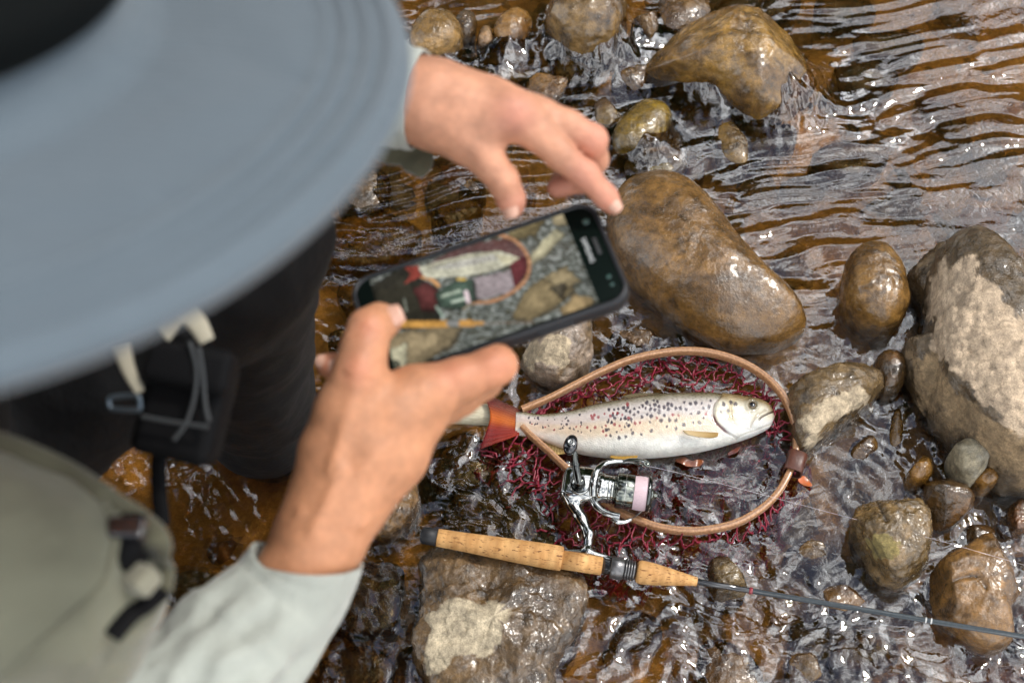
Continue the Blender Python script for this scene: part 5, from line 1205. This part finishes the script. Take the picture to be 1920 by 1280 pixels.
def sleeve(pts, seed, rim=(0, 0, 0), nseg=72, fold=.0075, thick=.0016, name='sleeve', cuff=.055):
    """pts: (centre, radius) from the cuff upward"""
    C0 = np.array([p[0] for p in pts]); r0 = np.array([p[1] for p in pts]); n = 90
    c = catmull(C0, n); r = np.interp(np.linspace(0, 1, n), np.linspace(0, 1, len(r0)), r0); tg = np.gradient(c, axis=0); tg[0] += np.asarray(rim); a = np.linspace(0, 2*math.pi, nseg, endpoint=False)
    L = np.r_[0, np.cumsum(np.linalg.norm(np.diff(c, axis=0), axis=1))]
    def ring(k, off):
        tt = tg[k] if k > 6 else tg[k]*(k/6)+(tg[0])*(1-k/6)
        t, s, u = frame(tt); d = np.cos(a)[:, None]*s+np.sin(a)[:, None]*u
        q = np.c_[np.cos(a)*2.2, np.sin(a)*2.2, np.full(nseg, L[k]*26)]; g = fold*sstep(0, .10, L[k])*(1.5*noise3(q, seed)+.8*noise3(q*2.1, seed+1))+.0012*noise3(q*1.3, seed+2)
        st = .0011*math.exp(-((L[k]-cuff)/.0016)**2)-.0007*math.exp(-((L[k]-.006)/.0012)**2)      # cuff seam and hem stitching
        return c[k]+d*(r[k]+g+off+st)[:, None]
    rings = [ring(k, -thick) for k in range(30, -1, -1)]+[ring(0, -thick*.2)+0]+[ring(k, 0) for k in range(n)]
    return mk(name, np.concatenate(rings), grid_faces(len(rings), nseg), M_SHIRT, shirt)
def shirt_f(p):
    d = smin(sd_cone(p, shR, shL, .078, .078), sd_cone(p, np.array([-.44, .33, .57]), np.array([-.52, .33, .30]), .130, .145), .05)
    d = smin(d, sd_cone(p, np.array([-.30, .33, .70]), np.array([-.36, .325, .64]), .068, .085), .03)
    d = d+.004*noise3(p*26, 4)
    return smax(d, -sd_cone(p, np.array([-.26, .33, .76]), np.array([-.33, .325, .66]), .066, .058), .004)
v, f = nets(shirt_f, (-.66, -.02, .12), (-.15, .72, .82), .006, 1.2); shirt = mk('shirt', v, f, M_SHIRT, person)
sleeve([(P(577,1052,.785), rp(104,.785)), (P(528,1125,.785), rp(112,.785)), (P(440,1220,.772), rp(128,.772)), (P(330,1340,.756), rp(150,.756)), (elR, .056), (elR*.55+shR*.45, .064), (shR, .074)], 3, (.0, -.004, -.003))
sleeve([(P(786,188,.846), rp(94,.846)), (P(715,176,.850), rp(100,.85)), (P(620,160,.852), rp(110,.852)), (elL, .050), (elL*.5+shL*.5, .062), (shL, .074)], 8, (.0, .0, .0))
# loose cuff flap hanging under the far wrist
G = Geo(); fl = [(705,262),(742,226),(775,236),(812,288),(792,332),(760,318),(748,303),(708,296)]
w = np.array([P(x, y, .868) for x, y in fl]); rg = catmull(w, 48, True); cc = rg.mean(0); V = [cc]
for k in range(1, 7): V += list(cc+(rg-cc)*(k/6))
V = np.array(V); V[:, 2] += .004*noise3(V*60, 5)
f = [(0, 1+j, 1+(j+1) % 48) for j in range(48)]+[(1+(k-1)*48+j, 1+k*48+j, 1+k*48+(j+1) % 48, 1+(k-1)*48+(j+1) % 48) for k in range(1, 6) for j in range(48)]
V2 = V-np.array([0, .0006, .0022]); o2 = 1+5*48; f2 = [tuple(reversed([i+len(V) for i in q])) for q in f]+[(o2+j, o2+j+len(V), o2+(j+1) % 48+len(V), o2+(j+1) % 48) for j in range(48)]
mk('cuff_flap', np.concatenate([V, V2]), f+f2, M_TRIM, shirt)

# --- waders
def wad_f(p):
    d = sd_cone(p, np.array([-.40, .35, .60]), np.array([-.53, .33, .26]), .135, .165)
    for hip, kn, an, toe in LEGS:
        e = smin(sd_cone(p, hip, kn, .100, .062), sd_cone(p, kn, an, .060, .050), .03); e = smin(e, sd_cone(p, an, toe, .050, .044), .02); d = smin(d, e, .04)
    return d+.006*noise3(p*17, 6)+.003*noise3(p*40, 7)
v, f = nets(wad_f, (-.76, -.06, -.10), (.02, .84, .80), .007, 1.2); mk('waders', v, f, M_WADER, person)
# --- vest: front panels that bulge, with a bound edge, a flap pocket and straps
VD = .74
def VP(x, y, d=VD): return P(x, y, d)
def vest_f(p):
    d = sd_cone(p, VP(-190, 1015, .61), VP(60, 1085, .615), rp(245, .61), rp(205, .615))
    d = smin(d, sd_cone(p, VP(140, 1065, .625), VP(200, 1125, .63), rp(118, .625), rp(108, .63)), .02)
    d = smin(d, sd_cone(p, VP(-40, 1290, .63), VP(90, 1270, .635), rp(190, .63), rp(130, .635)), .03)
    d = smin(d, sd_cone(p, shR+np.array([0, .03, .04]), np.array([-.45, .2, .42]), .085, .10), .05)
    d = smin(d, sd_cone(p, shL, np.array([-.45, .46, .42]), .080, .10), .05)
    return d+.0045*noise3(p*26, 9)+.0022*noise3(p*np.array([70, 70, 40]), 10)
v, f = nets(vest_f, (-.66, -.06, .28), (-.08, .64, .80), .005, 1.2); vest = mk('vest', v, f, M_VEST, person)
def strip(pts, w, mat, name, par, h=.0025, n=50, flat=.4):
    v, f = tube(catmull(np.array(pts), n), w, 12, flat=flat); return mk(name, v, f, mat, par)
def onvest(x, y, off=.001):
    ds = np.linspace(.45, .95, 400); pts = np.array([P(x, y, d) for d in ds]); q = vest_f(pts); i = np.nonzero(q < off)[0]; return pts[i[0]] if len(i) else P(x, y, .61)
strip([onvest(x, y) for x, y in ((-40,822),(40,848),(120,885),(190,930),(250,970),(292,1010),(302,1060),(298,1110))], .0060, M_TRIM, 'bound_edge', vest)
strip([onvest(x, y) for x, y in ((0,1270),(60,1215),(120,1165),(170,1120),(205,1060),(215,990),(190,940))], .0022, M_VEST, 'pocket_seam', vest)
strip([onvest(x, y, .002) for x, y in ((300,1105),(270,1130),(240,1150),(205,1190))], .0058, M_NYL, 'strap', vest, flat=.3)
strip([onvest(x, y, .003) for x, y in ((248,968),(238,1000),(240,1035),(262,1060))], .0066, M_NYL, 'strap', vest, flat=.4)
v, f = rbox(onvest(240, 995, .004), np.eye(3), (.008, .005, .006), .002, 3); mk('buckle', v, f, M_GLOSSB, vest)
v, f = rbox(onvest(255, 1082, .003), rot3((.3, .4, .6)), (.011, .006, .005), .003, 3); mk('pull_tab', v, f, cloth_mat('stone_webbing', (.20, .19, .14)), vest)

# --- hat
HC = P(-330.5, 62.1, .44777); HN = np.array([.0905, .3355, 1.0]); HN /= np.linalg.norm(HN); hx = np.cross((0, 1, 0), HN); hx /= np.linalg.norm(hx); hy = np.cross(HN, hx)
def hatring(r, z, wob=0, seed=0, n=160, ov=1.0):
    a = np.linspace(0, 2*math.pi, n, endpoint=False); q = np.c_[np.cos(a)*1.1, np.sin(a)*1.1, 0*a]
    zz = z+wob*noise3(q, seed); return HC+(np.cos(a)*r*ov)[:, None]*hx+(np.sin(a)*r)[:, None]*hy+np.asarray(zz)[..., None]*HN
M_HAT = cloth_mat('blue_grey_felt', (.089, .114, .136), .7, var=.3); M_BAND = simple('black_hat_cloth', (.004, .005, .005), .8, spec=.1)
RB = .185
prof = [(.083, -.004, 0)]+[(r, -.004+.004*math.sin((r-.083)/.1*3)-.0016, .003*(r-.083)/.1) for r in np.linspace(.095, RB-.002, 22)]+[(RB, 0, .003), (RB-.001, .0022, .003)]
prof += [(r, .0018+.0035*math.sin((r-.083)/.102*2.6)+(.0016*math.cos((RB-r)*900) if r > RB-.030 else 0), .003*(r-.083)/.1) for r in np.linspace(RB-.003, .105, 60)]+[(.098, .0065, 0), (.094, .012, 0), (.0925, .022, 0), (.092, .033, 0), (.0915, .034, 0)]
V = np.concatenate([hatring(r, z, wb*1.5, 2) for r, z, wb in prof]); hat = mk('hat', V, grid_faces(len(prof), 160), M_HAT, person)
pc_ = [(.0918, .023), (.0965, .024), (.0970, .040), (.093, .066), (.0905, .080), (.085, .094), (.072, .104), (.050, .108), (.025, .107), (.001, .106)]
V = np.concatenate([hatring(r, z, .001, 4) for r, z in pc_]); mk('crown', V, grid_faces(len(pc_), 160), M_BAND, hat)

# --- pouch hanging in front of the chest
pouch = empty('chest_pouch', P(350, 800, .75), 'black pouch with cords and a buckle hanging in front of the crouching person', 'pouch')
PD = .74; PK = PD/.90
px1 = P(440, 690, PD)-P(280, 655, PD); px1 /= np.linalg.norm(px1); vw = P(350, 750, 1.0)-np.array([0, 0, CAM_H]); vw /= np.linalg.norm(vw)
pn = -vw+px1*(vw @ px1); pn /= np.linalg.norm(pn); py1 = np.cross(pn, px1); PA = np.stack([px1, py1, pn])
v, f = rbox(P(350, 760, PD), PA, (.026*PK, .034*PK, .020*PK), .008*PK, 5); v = v+.0025*np.stack([noise3(v*40, s) for s in (1, 2, 3)], -1); mk('bag', v, f, M_NYL, pouch)
v, f = rbox(P(360, 690, PD-.012), PA, (.027*PK, .014*PK, .016*PK), .007*PK, 5); v = v+.0025*np.stack([noise3(v*40, s) for s in (4, 5, 6)], -1); mk('flap', v, f, M_NYL, pouch)
M_CORD = simple('dark_grey_cord', (.025, .028, .03), .5)
for pts in (((355,640),(368,690),(365,740),(350,790),(325,825)), ((372,650),(380,700),(385,760),(392,790)), ((265,780),(320,790),(390,800))):
    v, f = tube(catmull(np.array([P(x, y, PD-.026) for x, y in pts]), 40), .0012, 8); mk('cord', v, f, M_CORD, pouch)
bk = [(210,745),(255,742),(262,755),(258,768),(212,766),(204,756)]
v, f = tube(catmull(np.array([P(x, y, PD-.02) for x, y in bk]), 40, True), .0013, 10, closed=True); mk('buckle', v, f, simple('grey_metal_buckle', (.12, .15, .18), .3, .9), pouch)
v, f = tube(catmull(np.array([P(x, y, PD) for x, y in ((300,830),(297,880),(300,940),(305,985))]), 30), .0042, 10, flat=.4); mk('tail_strap', v, f, M_NYL, pouch)
v, f = tube(catmull(np.array([P(x, y, PD+.01) for x, y in ((345,640),(300,560),(200,500),(60,520))]), 30), .006, 10, flat=.4); mk('neck_strap', v, f, M_NYL, pouch)
# pale shirt tails that show between hat and pouch
for pts, w_ in ((((300,620),(335,590),(365,600),(388,640)), .012), (((228,650),(240,690),(262,735)), .007)):
    v, f = tube(catmull(np.array([P(x, y, .72) for x, y in pts]), 30), w_*.6*np.linspace(1.15, .55, 30), 12, flat=.35); mk('shirt_tail', v, f, cloth_mat('cream_cotton', (.34, .31, .235)), shirt)
